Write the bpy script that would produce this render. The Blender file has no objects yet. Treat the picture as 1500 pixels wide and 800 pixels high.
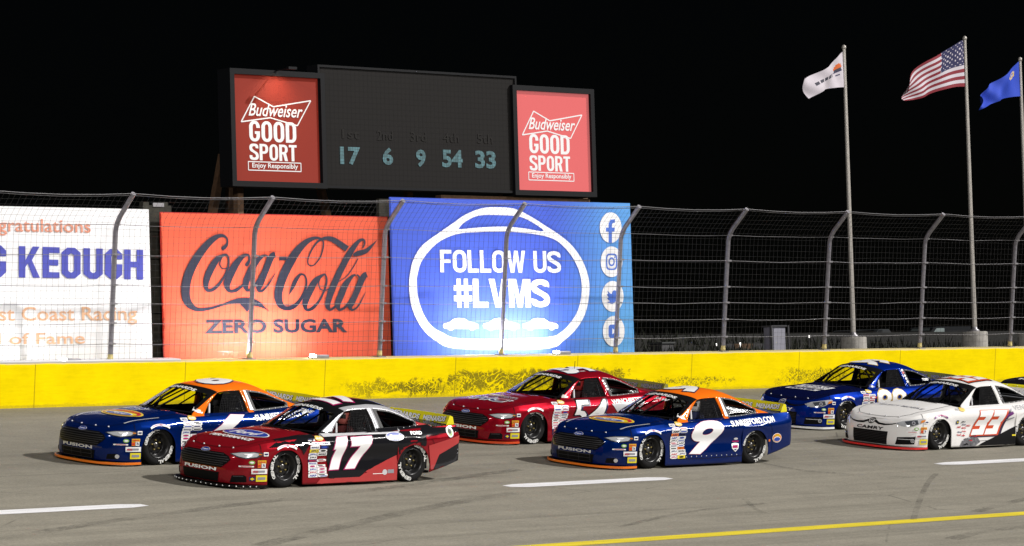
import bpy, bmesh, math, random
from mathutils import Vector, Matrix
from mathutils.bvhtree import BVHTree
SC = bpy.context.scene
COL = SC.collection
R = math.radians

# ---------------------------------------------------------------- camera, world, lights, exposure
BETA = R(6.4)                                   # banking of the track
BANK = Matrix(((1,0,0,0),(0,math.cos(BETA),-math.sin(BETA),0),(0,math.sin(BETA),math.cos(BETA),0),(0,0,0,1)))
FPX = 4976.13                                   # focal length in photo pixels (1500 wide)
_yaw, _pit, _rol = R(42.58872), R(-2.50255), R(2.65515)
_f = Vector((math.sin(_yaw)*math.cos(_pit), math.cos(_yaw)*math.cos(_pit), math.sin(_pit)))
_r0 = _f.cross(Vector((0,0,1))).normalized(); _u0 = _r0.cross(_f)
_r = _r0*math.cos(_rol)+_u0*math.sin(_rol); _u = -_r0*math.sin(_rol)+_u0*math.cos(_rol)
B3 = BANK.to_3x3()
CF, CR, CU = B3@_f, B3@_r, B3@_u
CAM = B3@Vector((0,-54.81449,5.9449))
cam = bpy.data.cameras.new('camera'); co = bpy.data.objects.new('camera', cam); COL.objects.link(co)
m = Matrix((CR, CU, -CF)).transposed().to_4x4(); m.translation = CAM
co.matrix_world = m
cam.sensor_fit = 'HORIZONTAL'; cam.sensor_width = 36; cam.lens = FPX/1500*36
cam.clip_start = 1; cam.clip_end = 3000
SC.camera = co

world = bpy.data.worlds.new('World'); SC.world = world; world.use_nodes = True
wn = world.node_tree.nodes; wl = world.node_tree.links
sky = wn.new('ShaderNodeTexSky'); sky.sky_type = 'NISHITA'; sky.sun_disc = False
SUN_DIR = Vector((-.66, .60, -.68)).normalized()       # the way the key floodlight shines
sky.sun_elevation = math.asin(-SUN_DIR.z); sky.sun_rotation = math.atan2(-SUN_DIR.x, -SUN_DIR.y)
wl.new(sky.outputs[0], wn['Background'].inputs[0]); wn['Background'].inputs[1].default_value = 0.0003

def aim(o, d): o.rotation_euler = Vector(d).to_track_quat('-Z','Y').to_euler()
def lamp(name, kind, loc, d, energy, color=(1,1,1), **kw):
    l = bpy.data.lights.new(name, kind); l.energy = energy; l.color = color
    for k, v in kw.items(): setattr(l, k, v)
    o = bpy.data.objects.new(name, l); COL.objects.link(o); o.location = loc; aim(o, d)
    return o
lamp('key_floodlight', 'SUN', (60,-60,60), SUN_DIR, 3.9, (1,.965,.93), angle=R(1.6))
# floodlight bank casting the second, weaker shadows; two added unseen fill banks below
lamp('flood_fill_bank', 'AREA', (-16,-20,33), (66,12,-33), 10000, (1,.97,.94), shape='RECTANGLE', size=7, size_y=2.2)
lamp('flood_fill_bank', 'AREA', (8,-75,26), (40,66,-26), 25000, (1,.97,.94), shape='RECTANGLE', size=9, size_y=2.5)  # unseen fill bank added behind the camera
lamp('flood_fill_bank', 'AREA', (98,-52,30), (-46,42,-30), 13000, (1,.97,.94), shape='RECTANGLE', size=8, size_y=2.5)  # another unseen fill bank, added to the right
SC.view_settings.view_transform = 'Standard'; SC.view_settings.look = 'None'
SC.view_settings.exposure = 0.0; SC.view_settings.gamma = 1.0; SC.view_settings.use_curve_mapping = False
SC.cycles.use_denoising = True
SC.cycles.max_bounces = 8; SC.cycles.transparent_max_bounces = 24

# ---------------------------------------------------------------- helpers
def track(u, v, w): return B3@Vector((u, v, w))
def at(px, py, Y):
    """point of the upright plane Y = const seen at a photo pixel -> (X, Z)"""
    d = CF + CR*((px-750)/FPX) + CU*((400-py)/FPX)
    t = (Y-CAM.y)/d.y; p = CAM+d*t
    return p.x, p.z
def at_track(px, py, axis, val):
    Bi = B3.transposed(); o = Bi@CAM; d = Bi@(CF + CR*((px-750)/FPX) + CU*((400-py)/FPX))
    t = (val-o[axis])/d[axis]; return o+d*t
def srgb(r, g, b):
    f = lambda c: (c/255/12.92 if c/255 <= .04045 else ((c/255+.055)/1.055)**2.4)
    return (f(r), f(g), f(b))
def tag(o, label=None, cat=None, group=None, kind=None):
    if label: o['label'] = label
    if cat: o['category'] = cat
    if group: o['group'] = group
    if kind: o['kind'] = kind
    return o
def empty(name, loc=(0,0,0), mw=None):
    o = bpy.data.objects.new(name, None); COL.objects.link(o); o.empty_display_size = .2
    if mw is not None: o.matrix_world = mw
    else: o.location = loc
    return o

_mats = {}
def mat(name, base=(.5,.5,.5), rough=.5, metal=0.0, coat=0.0, emit=None, estr=0.0, spec=.5, noise=0.0, nscale=6.0, bump=0.0, bscale=40.0):
    if name in _mats: return _mats[name]
    m = bpy.data.materials.new(name); m.use_nodes = True; _mats[name] = m
    nt = m.node_tree; b = nt.nodes['Principled BSDF']
    b.inputs['Base Color'].default_value = (*base, 1); b.inputs['Roughness'].default_value = rough
    b.inputs['Metallic'].default_value = metal; b.inputs['Coat Weight'].default_value = coat
    b.inputs['Coat Roughness'].default_value = .06
    b.inputs['Specular IOR Level'].default_value = spec
    if emit: b.inputs['Emission Color'].default_value = (*emit, 1); b.inputs['Emission Strength'].default_value = estr
    tc = nt.nodes.new('ShaderNodeTexCoord')
    if noise:
        n = nt.nodes.new('ShaderNodeTexNoise'); n.inputs['Scale'].default_value = nscale; n.inputs['Detail'].default_value = 6
        nt.links.new(tc.outputs['Object'], n.inputs['Vector'])
        mp = nt.nodes.new('ShaderNodeMapRange'); mp.inputs[1].default_value = .3; mp.inputs[2].default_value = .7
        mp.inputs[3].default_value = 1-noise; mp.inputs[4].default_value = 1+noise
        nt.links.new(n.outputs[0], mp.inputs[0])
        mx = nt.nodes.new('ShaderNodeMix'); mx.data_type = 'RGBA'; mx.blend_type = 'MULTIPLY'; mx.inputs[0].default_value = 1
        mx.inputs[6].default_value = (*base, 1)
        cb = nt.nodes.new('ShaderNodeCombineColor')
        for i in range(3): nt.links.new(mp.outputs[0], cb.inputs[i])
        nt.links.new(cb.outputs[0], mx.inputs[7]); nt.links.new(mx.outputs[2], b.inputs['Base Color'])
    if bump:
        n = nt.nodes.new('ShaderNodeTexNoise'); n.inputs['Scale'].default_value = bscale; n.inputs['Detail'].default_value = 4
        nt.links.new(tc.outputs['Object'], n.inputs['Vector'])
        bp = nt.nodes.new('ShaderNodeBump'); bp.inputs['Strength'].default_value = bump; bp.inputs['Distance'].default_value = .02
        nt.links.new(n.outputs[0], bp.inputs['Height']); nt.links.new(bp.outputs[0], b.inputs['Normal'])
    return m

class NT:
    """small node wiring helper"""
    def __init__(s, m): s.t = m.node_tree; s.b = s.t.nodes['Principled BSDF']
    def n(s, kind, **kw):
        x = s.t.nodes.new(kind)
        for k, v in kw.items(): setattr(x, k, v)
        return x
    def put(s, sock, v):
        if isinstance(v, bpy.types.NodeSocket): s.t.links.new(v, sock)
        else: sock.default_value = v
    def math(s, op, a, b=0.0, c=0.0, clamp=False):
        x = s.n('ShaderNodeMath', operation=op, use_clamp=clamp)
        s.put(x.inputs[0], a); s.put(x.inputs[1], b); s.put(x.inputs[2], c); return x.outputs[0]
    def ramp(s, v, a, b, lo=0.0, hi=1.0):
        x = s.n('ShaderNodeMapRange', interpolation_type='SMOOTHSTEP')
        s.put(x.inputs[0], v); x.inputs[1].default_value = a; x.inputs[2].default_value = b
        x.inputs[3].default_value = lo; x.inputs[4].default_value = hi; return x.outputs[0]
    def noise(s, vec, scale, detail=5, rough=.55, dist=0.0):
        x = s.n('ShaderNodeTexNoise'); s.put(x.inputs['Vector'], vec)
        x.inputs['Scale'].default_value = scale; x.inputs['Detail'].default_value = detail
        x.inputs['Roughness'].default_value = rough; x.inputs['Distortion'].default_value = dist
        return x.outputs[0]
    def obj(s): return s.n('ShaderNodeTexCoord').outputs['Object']
    def xyz(s, v):
        x = s.n('ShaderNodeSeparateXYZ'); s.put(x.inputs[0], v); return x.outputs
    def vec(s, x, y, z):
        c = s.n('ShaderNodeCombineXYZ')
        for i, v in enumerate((x, y, z)): s.put(c.inputs[i], v)
        return c.outputs[0]
    def scale(s, v, sc):
        x = s.n('ShaderNodeMapping'); s.put(x.inputs[0], v); x.inputs['Scale'].default_value = sc; return x.outputs[0]
    def mix(s, f, a, b):
        x = s.n('ShaderNodeMix', data_type='RGBA'); s.put(x.inputs[0], f)
        s.put(x.inputs[6], a if isinstance(a, bpy.types.NodeSocket) else (*a, 1))
        s.put(x.inputs[7], b if isinstance(b, bpy.types.NodeSocket) else (*b, 1)); return x.outputs[2]
    def mul(s, c, f):
        x = s.n('ShaderNodeMix', data_type='RGBA', blend_type='MULTIPLY'); x.inputs[0].default_value = 1
        s.put(x.inputs[6], c if isinstance(c, bpy.types.NodeSocket) else (*c, 1))
        k = s.n('ShaderNodeCombineColor')
        for i in range(3): s.put(k.inputs[i], f)
        s.t.links.new(k.outputs[0], x.inputs[7]); return x.outputs[2]
    def bump(s, h, strength, dist=.02):
        x = s.n('ShaderNodeBump'); x.inputs['Strength'].default_value = strength; x.inputs['Distance'].default_value = dist
        s.put(x.inputs['Height'], h); s.t.links.new(x.outputs[0], s.b.inputs['Normal'])

class MB:
    """collects faces (with material slots), links them as ONE mesh object"""
    def __init__(s): s.v = []; s.f = []; s.mi = []; s.mats = []; s.sm = []
    def slot(s, m):
        if m not in s.mats: s.mats.append(m)
        return s.mats.index(m)
    def add(s, vs, fs, m, smooth=False):
        k = len(s.v); s.v += [tuple(v) for v in vs]; i = s.slot(m)
        for f in fs: s.f.append([k+a for a in f]); s.mi.append(i); s.sm.append(smooth)
    def box(s, a, b, m, bev=0.0):
        (x0,y0,z0),(x1,y1,z1) = a, b
        x0, x1 = sorted((x0,x1)); y0, y1 = sorted((y0,y1)); z0, z1 = sorted((z0,z1))
        if bev:
            bm = bmesh.new(); bmesh.ops.create_cube(bm, size=1)
            for v in bm.verts: v.co = Vector(((x0+x1)/2+v.co.x*(x1-x0), (y0+y1)/2+v.co.y*(y1-y0), (z0+z1)/2+v.co.z*(z1-z0)))
            bmesh.ops.bevel(bm, geom=bm.edges[:], offset=bev, segments=2, affect='EDGES', profile=.5)
            s.bm(bm, m, True); return
        s.add([(x0,y0,z0),(x1,y0,z0),(x1,y1,z0),(x0,y1,z0),(x0,y0,z1),(x1,y0,z1),(x1,y1,z1),(x0,y1,z1)],
              [(0,3,2,1),(4,5,6,7),(0,1,5,4),(1,2,6,5),(2,3,7,6),(3,0,4,7)], m)
    def bm(s, bm, m, smooth=False):
        bm.verts.index_update(); s.add([v.co for v in bm.verts], [[v.index for v in f.verts] for f in bm.faces], m, smooth); bm.free()
    def tube(s, pts, r, m, n=8, cap=True, smooth=True):
        pts = [Vector(p) for p in pts]; rs = r if isinstance(r, (list, tuple)) else [r]*len(pts)
        vs = []; fs = []; prev = None
        for i, p in enumerate(pts):
            d = (pts[min(i+1,len(pts)-1)]-pts[max(i-1,0)]).normalized()
            if prev is None: a = d.orthogonal().normalized()
            else: a = (prev-d*prev.dot(d)).normalized()
            prev = a; b = d.cross(a)
            for k in range(n):
                t = 2*math.pi*k/n; vs.append(p+(a*math.cos(t)+b*math.sin(t))*rs[i])
        for i in range(len(pts)-1):
            for k in range(n): fs.append((i*n+k, i*n+(k+1)%n, (i+1)*n+(k+1)%n, (i+1)*n+k))
        s.add(vs, fs, m, smooth)
        if cap: s.add(vs[:n], [tuple(reversed(range(n)))], m); s.add(vs[-n:], [tuple(range(n))], m)
    def lathe(s, prof, m, n=40, axis='Y', c=(0,0,0), smooth=True):
        vs = []; fs = []; k = len(prof)
        for i in range(n):
            t = 2*math.pi*i/n
            for (r, h) in prof:
                p = {'Y': (r*math.cos(t), h, r*math.sin(t)), 'Z': (r*math.cos(t), r*math.sin(t), h), 'X': (h, r*math.cos(t), r*math.sin(t))}[axis]
                vs.append((p[0]+c[0], p[1]+c[1], p[2]+c[2]))
        for i in range(n):
            j = (i+1) % n
            for a in range(k-1): fs.append((i*k+a, i*k+a+1, j*k+a+1, j*k+a))
        s.add(vs, fs, m, smooth)
    def build(s, name, parent=None, mw=None, loc=None):
        me = bpy.data.meshes.new(name); me.from_pydata(s.v, [], s.f)
        for m in s.mats: me.materials.append(m)
        me.polygons.foreach_set('material_index', s.mi); me.polygons.foreach_set('use_smooth', s.sm); me.update()
        o = bpy.data.objects.new(name, me); COL.objects.link(o)
        if parent: o.parent = parent
        if mw is not None: o.matrix_world = mw
        if loc: o.location = loc
        return o

# ---------------- 2-D shapes (lettering, logos) as (verts, faces)
_txt = {}
def text2d(s, bold=.02, shear=0.0, res=3, space=1.0):
    k = (s, bold, shear, res, space)
    if k not in _txt:
        c = bpy.data.curves.new('lettering', 'FONT'); c.body = s; c.offset = bold; c.shear = shear; c.resolution_u = res; c.space_character = space
        c.dimensions = '2D'; c.fill_mode = 'FRONT'
        o = bpy.data.objects.new('lettering', c); COL.objects.link(o)
        me = bpy.data.meshes.new_from_object(o)
        _txt[k] = ([(v.co.x, v.co.y) for v in me.vertices], [tuple(p.vertices) for p in me.polygons])
        bpy.data.objects.remove(o); bpy.data.curves.remove(c); bpy.data.meshes.remove(me)
    return _txt[k]
def fit(g, x0, y0, x1, y1, ref=None):
    """scale shape g so that the bounding box of ref (default g) fills x0..x1, y0..y1"""
    rv = (ref or g)[0]; xs = [p[0] for p in rv]; ys = [p[1] for p in rv]
    sx = (x1-x0)/(max(xs)-min(xs)); sy = (y1-y0)/(max(ys)-min(ys))
    return [(x0+(p[0]-min(xs))*sx, y0+(p[1]-min(ys))*sy) for p in g[0]], g[1]
def loops2d(loops):
    """filled outline with holes (even-odd) from closed loops"""
    c = bpy.data.curves.new('outline', 'CURVE'); c.dimensions = '2D'; c.fill_mode = 'BOTH'
    for L in loops:
        sp = c.splines.new('POLY'); sp.points.add(len(L)-1)
        for p, q in zip(sp.points, L): p.co = (q[0], q[1], 0, 1)
        sp.use_cyclic_u = True
    o = bpy.data.objects.new('outline', c); COL.objects.link(o); me = bpy.data.meshes.new_from_object(o)
    g = ([(v.co.x, v.co.y) for v in me.vertices], [tuple(p.vertices) for p in me.polygons])
    bpy.data.objects.remove(o); bpy.data.curves.remove(c); bpy.data.meshes.remove(me)
    return g
def rect(x0, y0, x1, y1): return ([(x0,y0),(x1,y0),(x1,y1),(x0,y1)], [(0,1,2,3)])
def oval(cx, cy, rx, ry, n=32, p=2.0):
    L = []
    for i in range(n):
        t = 2*math.pi*i/n; a, b = math.cos(t), math.sin(t)
        L.append((cx+rx*math.copysign(abs(a)**(2/p), a), cy+ry*math.copysign(abs(b)**(2/p), b)))
    return L
def disc(cx, cy, rx, ry, n=32): return (oval(cx,cy,rx,ry,n), [tuple(range(n))])
def catmull(P, sub=6):
    out = []; n = len(P)
    for i in range(n-1):
        p0, p1, p2, p3 = P[max(i-1,0)], P[i], P[i+1], P[min(i+2,n-1)]
        for k in range(sub):
            t = k/sub
            out.append(tuple(.5*(2*b+(c-a)*t+(2*a-5*b+4*c-d)*t*t+(3*b-a-3*c+d)*t**3) for a,b,c,d in zip(p0,p1,p2,p3)))
    out.append(tuple(P[-1])); return out
def ribbon(P, sub=6):
    """brush stroke through (x, y, width) -> verts, faces"""
    Q = catmull(P, sub) if sub > 1 else P
    vs = []; fs = []
    for i, q in enumerate(Q):
        a, b = Q[max(i-1,0)], Q[min(i+1,len(Q)-1)]
        dx, dy = b[0]-a[0], b[1]-a[1]; l = math.hypot(dx,dy) or 1; w = max(q[2],1e-4)/2
        vs += [(q[0]-dy/l*w, q[1]+dx/l*w), (q[0]+dy/l*w, q[1]-dx/l*w)]
    for i in range(len(Q)-1): fs.append((2*i, 2*i+1, 2*i+3, 2*i+2))
    return vs, fs
def xf(g, fn): return [fn(*p) for p in g[0]], g[1]

# ---------------- drawn grotesque capitals (outlines, so strokes never overlap)
def _arc(cx, cy, rx, ry, a0, a1, n):
    return [(cx+rx*math.cos(R(a0+(a1-a0)*i/n)), cy+ry*math.sin(R(a0+(a1-a0)*i/n))) for i in range(n+1)]
def _rr(x0, y0, x1, y1, rx, ry, n, corners='1234'):
    """rounded box, counter-clockwise from the lower left; corners: 1 ll, 2 lr, 3 ur, 4 ul"""
    P = []
    for k, (cx, cy, a, px_, py_) in zip('1234', ((x0+rx,y0+ry,180,x0,y0),(x1-rx,y0+ry,270,x1,y0),(x1-rx,y1-ry,0,x1,y1),(x0+rx,y1-ry,90,x0,y1))):
        P += _arc(cx, cy, rx, ry, a, a+90, n) if k in corners else [(px_, py_)]
    return P
GW = {'I':.34,'L':.82,'F':.84,'E':.86,'M':1.22,'W':1.42,' ':.42,'T':.92,'#':.98,'V':1.04,'1':.62}
def grot_letter(ch, w, h, s, b, n):
    r = .46*w if n > 1 else .30*w; ry = min(.30*h, r*1.2) if n > 1 else .16*h
    ri, riy = (max(r-s, .1*s), max(ry-b, .1*b)) if n > 1 else (.12*w, .06*h)
    if ch == 'O': return [_rr(0,0,w,h,r,ry,n), _rr(s,b,w-s,h-b,ri,riy,n)]
    if ch == 'D': return [_rr(0,0,w,h,r,ry,n,'23'), _rr(s,b,w-s,h-b,ri,riy,n,'23')]
    if ch == 'U': return [[(0,h)]+_arc(r,ry,r,ry,180,270,n)+_arc(w-r,ry,r,ry,270,360,n)+[(w,h),(w-s,h)]+_arc(w-s-ri,b+riy,ri,riy,0,-90,n)+_arc(s+ri,b+riy,ri,riy,270,180,n)+[(s,h)]]
    if ch in 'GC':
        t = .66*h
        out = [(w,t)]+_arc(w-r,h-ry,r,ry,0,90,n)+_arc(r,h-ry,r,ry,90,180,n)+_arc(r,ry,r,ry,180,270,n)+_arc(w-r,ry,r,ry,270,360,n)
        out += [(w,.50*h),(.52*w,.50*h),(.52*w,.50*h-b*.9),(w-s,.50*h-b*.9)] if ch == 'G' else [(w,.34*h),(w-s,.34*h)]
        out += _arc(w-s-ri,b+riy,ri,riy,0,-90,n)+_arc(s+ri,b+riy,ri,riy,270,180,n)+_arc(s+ri,h-b-riy,ri,riy,180,90,n)+_arc(w-s-ri,h-b-riy,ri,riy,90,0,n)+[(w-s,t)]
        return [out]
    if ch == 'P': return [[(0,0),(s,0),(s,.40*h)]+_arc(w-r,.40*h+.25*h,r,.25*h,270,360,n)+_arc(w-r,h-.25*h,r,.25*h,0,90,n)+[(0,h)], _rr(s,.40*h+b,w-s,h-b,max(r-s,.1*s),min(.12*h,ry),n,'23')]
    if ch == 'R': return [[(0,0),(s,0),(s,.40*h),(.46*w,.40*h),(w-1.08*s,0),(w,0),(w*.82,.44*h)]+_arc(w-r,.44*h+.22*h,r,.22*h,300,360,n)+_arc(w-r,h-.25*h,r,.25*h,0,90,n)+[(0,h)], _rr(s,.40*h+b,w-s,h-b,max(r-s,.1*s),min(.12*h,ry),n,'23')]
    if ch == 'S':
        q = b/2; P = [(w-s*.5,.72*h),(w-s*.55,h-q*1.9),(w*.5,h-q),(s*.5,h-q*2.0),(s*.5,.66*h),(w*.36,.555*h),(w*.64,.455*h),(w-s*.5,.34*h),(w-s*.5,q*2.0),(w*.5,q),(s*.5,q*1.9),(s*.45,.29*h)]
        wd = [s,s*.95,b,s*.97,s,b*1.12,b*1.12,s,s*.97,b,s*.95,s]
        g = ribbon([(x,y,k) for (x,y),k in zip(P,wd)], 4); m_ = len(g[0])//2
        return [[g[0][2*i] for i in range(m_)]+[g[0][2*i+1] for i in range(m_-1,-1,-1)]]
    if ch == 'F': return [[(0,0),(s,0),(s,.42*h),(w*.92,.42*h),(w*.92,.42*h+b),(s,.42*h+b),(s,h-b),(w,h-b),(w,h),(0,h)]]
    if ch == 'E': return [[(0,0),(w,0),(w,b),(s,b),(s,.5*h-b/2),(w*.93,.5*h-b/2),(w*.93,.5*h+b/2),(s,.5*h+b/2),(s,h-b),(w,h-b),(w,h),(0,h)]]
    if ch == 'L': return [[(0,0),(w,0),(w,b),(s,b),(s,h),(0,h)]]
    if ch == 'T': return [[(w/2-s/2,0),(w/2+s/2,0),(w/2+s/2,h-b),(w,h-b),(w,h),(0,h),(0,h-b),(w/2-s/2,h-b)]]
    if ch == 'I': return [[(0,0),(s,0),(s,h),(0,h)]]
    if ch == 'H': return [[(0,0),(s,0),(s,.5*h-b/2),(w-s,.5*h-b/2),(w-s,0),(w,0),(w,h),(w-s,h),(w-s,.5*h+b/2),(s,.5*h+b/2),(s,h),(0,h)]]
    if ch == 'K': return [[(0,0),(s,0),(s,.33*h),(s*1.35,.45*h),(w-s*1.05,0),(w,0),(w*.62,.56*h),(w*.98,h),(w-s*1.1,h),(s,.55*h),(s,h),(0,h)]]
    if ch == 'A': return [[(0,0),(s,0),(s,.28*h),(w-s,.28*h),(w-s,0),(w,0)]+_arc(w-r,h-ry,r,ry,0,90,n)+_arc(r,h-ry,r,ry,90,180,n), _rr(s,.28*h+b,w-s,h-b,ri,riy,n,'34')]
    if ch == 'V': return [[(w/2-s*.55,0),(w/2+s*.55,0),(w,h),(w-s*1.05,h),(w/2,.24*h),(s*1.05,h),(0,h)]]
    if ch == 'W': return [[(w*.20,0),(w*.20+s*.95,0),(w*.5,.62*h),(w*.80-s*.95,0),(w*.80,0),(w,h),(w-s,h),(w*.77-s*.35,.30*h),(w*.5+s*.5,h),(w*.5-s*.5,h),(w*.23+s*.35,.30*h),(s,h),(0,h)]]
    if ch == 'M': return [[(0,0),(s*.95,0),(s*.95,.70*h),(w/2-s*.45,0),(w/2+s*.45,0),(w-s*.95,.70*h),(w-s*.95,0),(w,0),(w,h),(w-s*1.35,h),(w/2,.36*h),(s*1.35,h),(0,h)]]
    if ch == '#':
        x1_, x2_ = w*.17, w*.57; t_ = s*.72; y1_, y2_ = .22*h, .58*h; k = .06*w
        out = [(x1_,0),(x1_+t_,0),(x1_+t_,y1_),(x2_,y1_),(x2_,0),(x2_+t_,0),(x2_+t_,y1_),(w,y1_),(w,y1_+b),(x2_+t_,y1_+b),(x2_+t_,y2_),(w,y2_),(w,y2_+b),(x2_+t_,y2_+b),(x2_+t_,h),(x2_,h),(x2_,y2_+b),(x1_+t_,y2_+b),(x1_+t_,h),(x1_,h),(x1_,y2_+b),(0,y2_+b),(0,y2_),(x1_,y2_),(x1_,y1_+b),(0,y1_+b),(0,y1_),(x1_,y1_)]
        return [out, [(x1_+t_,y1_+b),(x2_,y1_+b),(x2_,y2_),(x1_+t_,y2_)]]
def grot(word, x0, y0, x1, y1, s=.26, b=.19, gap=.12, n=7, lean=0.0):
    """capitals filling the box; s = stem / letter width, b = bar / height"""
    ws = [GW.get(c, 1.0) for c in word]; tot = sum(ws)+gap*(len(word)-1); u = (x1-x0)/tot; h = y1-y0; x = x0; loops = []
    for c, w in zip(word, ws):
        if c != ' ':
            for L in grot_letter(c, w*u, h, s*u, b*h, n): loops.append([(x+p[0]+lean*p[1], y0+p[1]) for p in L])
        x += (w+gap)*u
    return loops2d(loops)
WHITE = mat('white_vinyl', (.8,.8,.8), .35); BLACK = mat('black_vinyl', (.005,.005,.006), .4, spec=.15)
YEL = mat('yellow_vinyl', (.75,.6,.02), .35); REDV = mat('red_vinyl', (.5,.015,.03), .35)
NAVYV = mat('navy_vinyl', (.006,.012,.09), .35); FBLUE = mat('blue_oval_vinyl', (.015,.05,.33), .3)
ORANGEV = mat('orange_vinyl', (.75,.17,.01), .35); GREENV = mat('green_vinyl', (.2,.4,.08), .4); SILV = mat('silver_vinyl', (.5,.5,.52), .3)
PINKV = mat('magenta_vinyl', (.4,.01,.12), .35); PURPLE = mat('purple_vinyl', (.13,.02,.16), .4); GREYV = mat('grey_vinyl', (.25,.25,.28), .4)
GOLDV = mat('gold_vinyl', (.5,.33,.1), .35)
RUBBER = mat('rubber', (.009,.009,.0095), .8, bump=.15, spec=.15); DARK = mat('dark_trim', (.003,.003,.0035), .6, spec=.12)
STEEL = mat('galvanised_steel', (.33,.32,.34), .45, .55, noise=.12, nscale=9)
CONC = mat('concrete', (.36,.34,.31), .85, noise=.18, nscale=7, bump=.3)
TIMBER = mat('brown_timber', (.13,.07,.035), .8, noise=.3, nscale=14)
DTIMB = mat('dark_timber', (.03,.028,.02), .9, noise=.3, nscale=10)
# ---------------------------------------------------------------- the setting
def relocate(o, loc):
    loc = Vector(loc)
    for v in o.data.vertices: v.co -= loc
    o.location = loc; return o
WH = .867                                        # wall height
def asphalt_material():
    m = mat('asphalt', (.17,.16,.14), .82); t = NT(m); p = t.obj(); x, y, z = t.xyz(p)
    fine = t.noise(p, 34, 4, .75); mid = t.noise(p, 1.3, 6, .6); grit = t.noise(p, 15, 3, .85)
    strk = t.noise(t.scale(p, (.035, 1.4, 1)), 1.6, 6, .62, .6)
    strk2 = t.noise(t.scale(p, (.02, 4.5, 1)), 2.1, 5, .6, .3)
    f = t.math('ADD', t.ramp(mid, .3, .7, .93, 1.07), t.ramp(fine, .3, .72, -.17, .17))
    f = t.math('ADD', f, t.ramp(grit, .32, .68, -.15, .15))
    f = t.math('MULTIPLY', f, t.ramp(strk, .34, .62, .90, 1.05))
    f = t.math('MULTIPLY', f, t.ramp(strk2, .30, .50, .92, 1.02))
    # rubbered-in groove in the middle of the banking, darker strip up by the wall
    groove = t.ramp(t.math('ABSOLUTE', t.math('ADD', y, 6.3)), 2.2, 6.5, .84, 1.0)
    f = t.math('MULTIPLY', f, groove)
    f = t.math('MULTIPLY', f, t.ramp(t.math('ADD', y, t.ramp(t.noise(p, .8), .3, .7, -.35, .35)), -2.2, -.8, 1.0, .74))
    # thin rubber streaks left by single tyres, and a paving seam
    st_ = t.noise(t.scale(p, (.012, 9, 1)), 1.3, 3, .6, .15)
    f = t.math('MULTIPLY', f, t.ramp(st_, .30, .40, .80, 1.0))
    f = t.math('MULTIPLY', f, t.ramp(t.math('ABSOLUTE', t.math('ADD', y, t.math('ADD', 11.0-1.05, t.ramp(t.noise(p, 1.1, 3), .3, .7, -.03, .03)))), .012, .03, .62, 1.0))
    # sealed cracks
    v = t.n('ShaderNodeTexVoronoi', feature='DISTANCE_TO_EDGE'); t.put(v.inputs['Vector'], t.scale(p, (.16, .35, 1))); v.inputs['Scale'].default_value = .9
    cr = t.math('MULTIPLY', t.ramp(v.outputs[0], .0015, .004, 1, 0), t.ramp(t.noise(p, .5, 2), .52, .6))
    f = t.math('MULTIPLY', f, t.math('SUBTRACT', 1.0, t.math('MULTIPLY', cr, .45)))
    t.put(t.b.inputs['Base Color'], t.mul((.222,.206,.164), f))
    t.put(t.b.inputs['Roughness'], t.ramp(strk, .3, .7, .72, .9))
    t.bump(t.math('ADD', fine, t.math('MULTIPLY', grit, .6)), .35, .012)
    return m
ASPH = asphalt_material()
b = MB(); nu = 60
for i in range(nu):
    u0, u1 = -160+i*8, -152+i*8
    b.add([(u0,-24,0),(u1,-24,0),(u1,.45,0),(u0,.45,0)], [(0,1,2,3)], ASPH)
tag(b.build('track', mw=BANK), kind='structure')
z24 = track(0,-24,0)
INF = mat('infield_asphalt', (.12,.115,.10), .85, noise=.15, nscale=1.5, bump=.3)
b = MB(); b.add([(-300,-400,z24.z),(400,-400,z24.z),(400,z24.y,z24.z),(-300,z24.y,z24.z)], [(0,1,2,3)], INF)
tag(b.build('infield_ground'), kind='structure')

def paint_material(name, col, ends):
    m = mat(name, col, .6); t = NT(m); p = t.obj(); x, y, z = t.xyz(p)
    n = t.noise(p, 25, 5, .7); n2 = t.noise(t.scale(p, (.3, 3, 1)), 3, 5, .6)
    worn = t.ramp(n, .34, .44, 0, 1) if ends else t.ramp(n, .30, .40, .2, 1)
    a = worn
    if ends:
        for k, (e0, e1) in enumerate(ends):
            pass
    t.put(t.b.inputs['Base Color'], t.mul(col, t.ramp(n2, .3, .7, .8, 1.05)))
    t.put(t.b.inputs['Alpha'], a); return m
WPAINT = paint_material('white_road_paint', (.80,.80,.82), None)
YPAINT = paint_material('yellow_road_paint', (.72,.58,.03), None)
VD, VY = 13.903, 19.955
b = MB()
for xa, xb, ya, yb in ((-150,212,760,742),(742,980,712,700),(1374,1640,679,664)):
    ua = at_track(xa, ya, 1, -VD)
    # where the dash line passes these pixel columns
    def u_at(px):
        lo, hi = 10., 90.
        for _ in range(50):
            mid = (lo+hi)/2; d = track(mid,-VD,0)-CAM
            if 750+FPX*d.dot(CR)/d.dot(CF) < px: lo = mid
            else: hi = mid
        return lo
    u0, u1 = u_at(xa), u_at(xb)
    n = 24
    for i in range(n):                            # ends tapered like motion streaks
        s0, s1 = i/n, (i+1)/n
        w = lambda s: .21*min(1, .5+s*6)*min(1, .5+(1-s)*6)
        a0, a1 = u0+(u1-u0)*s0, u0+(u1-u0)*s1
        b.add([(a0,-VD-w(s0),.004),(a1,-VD-w(s1),.004),(a1,-VD+w(s1),.004),(a0,-VD+w(s0),.004)], [(0,1,2,3)], WPAINT)
tag(b.build('lane_marking', mw=BANK), kind='structure')
b = MB()
for i in range(40): b.add([(-80+i*5,-VY-.17,.004),(-75+i*5,-VY-.17,.004),(-75+i*5,-VY+.17,.004),(-80+i*5,-VY+.17,.004)], [(0,1,2,3)], YPAINT)
tag(b.build('yellow_line', mw=BANK), kind='structure')
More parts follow.
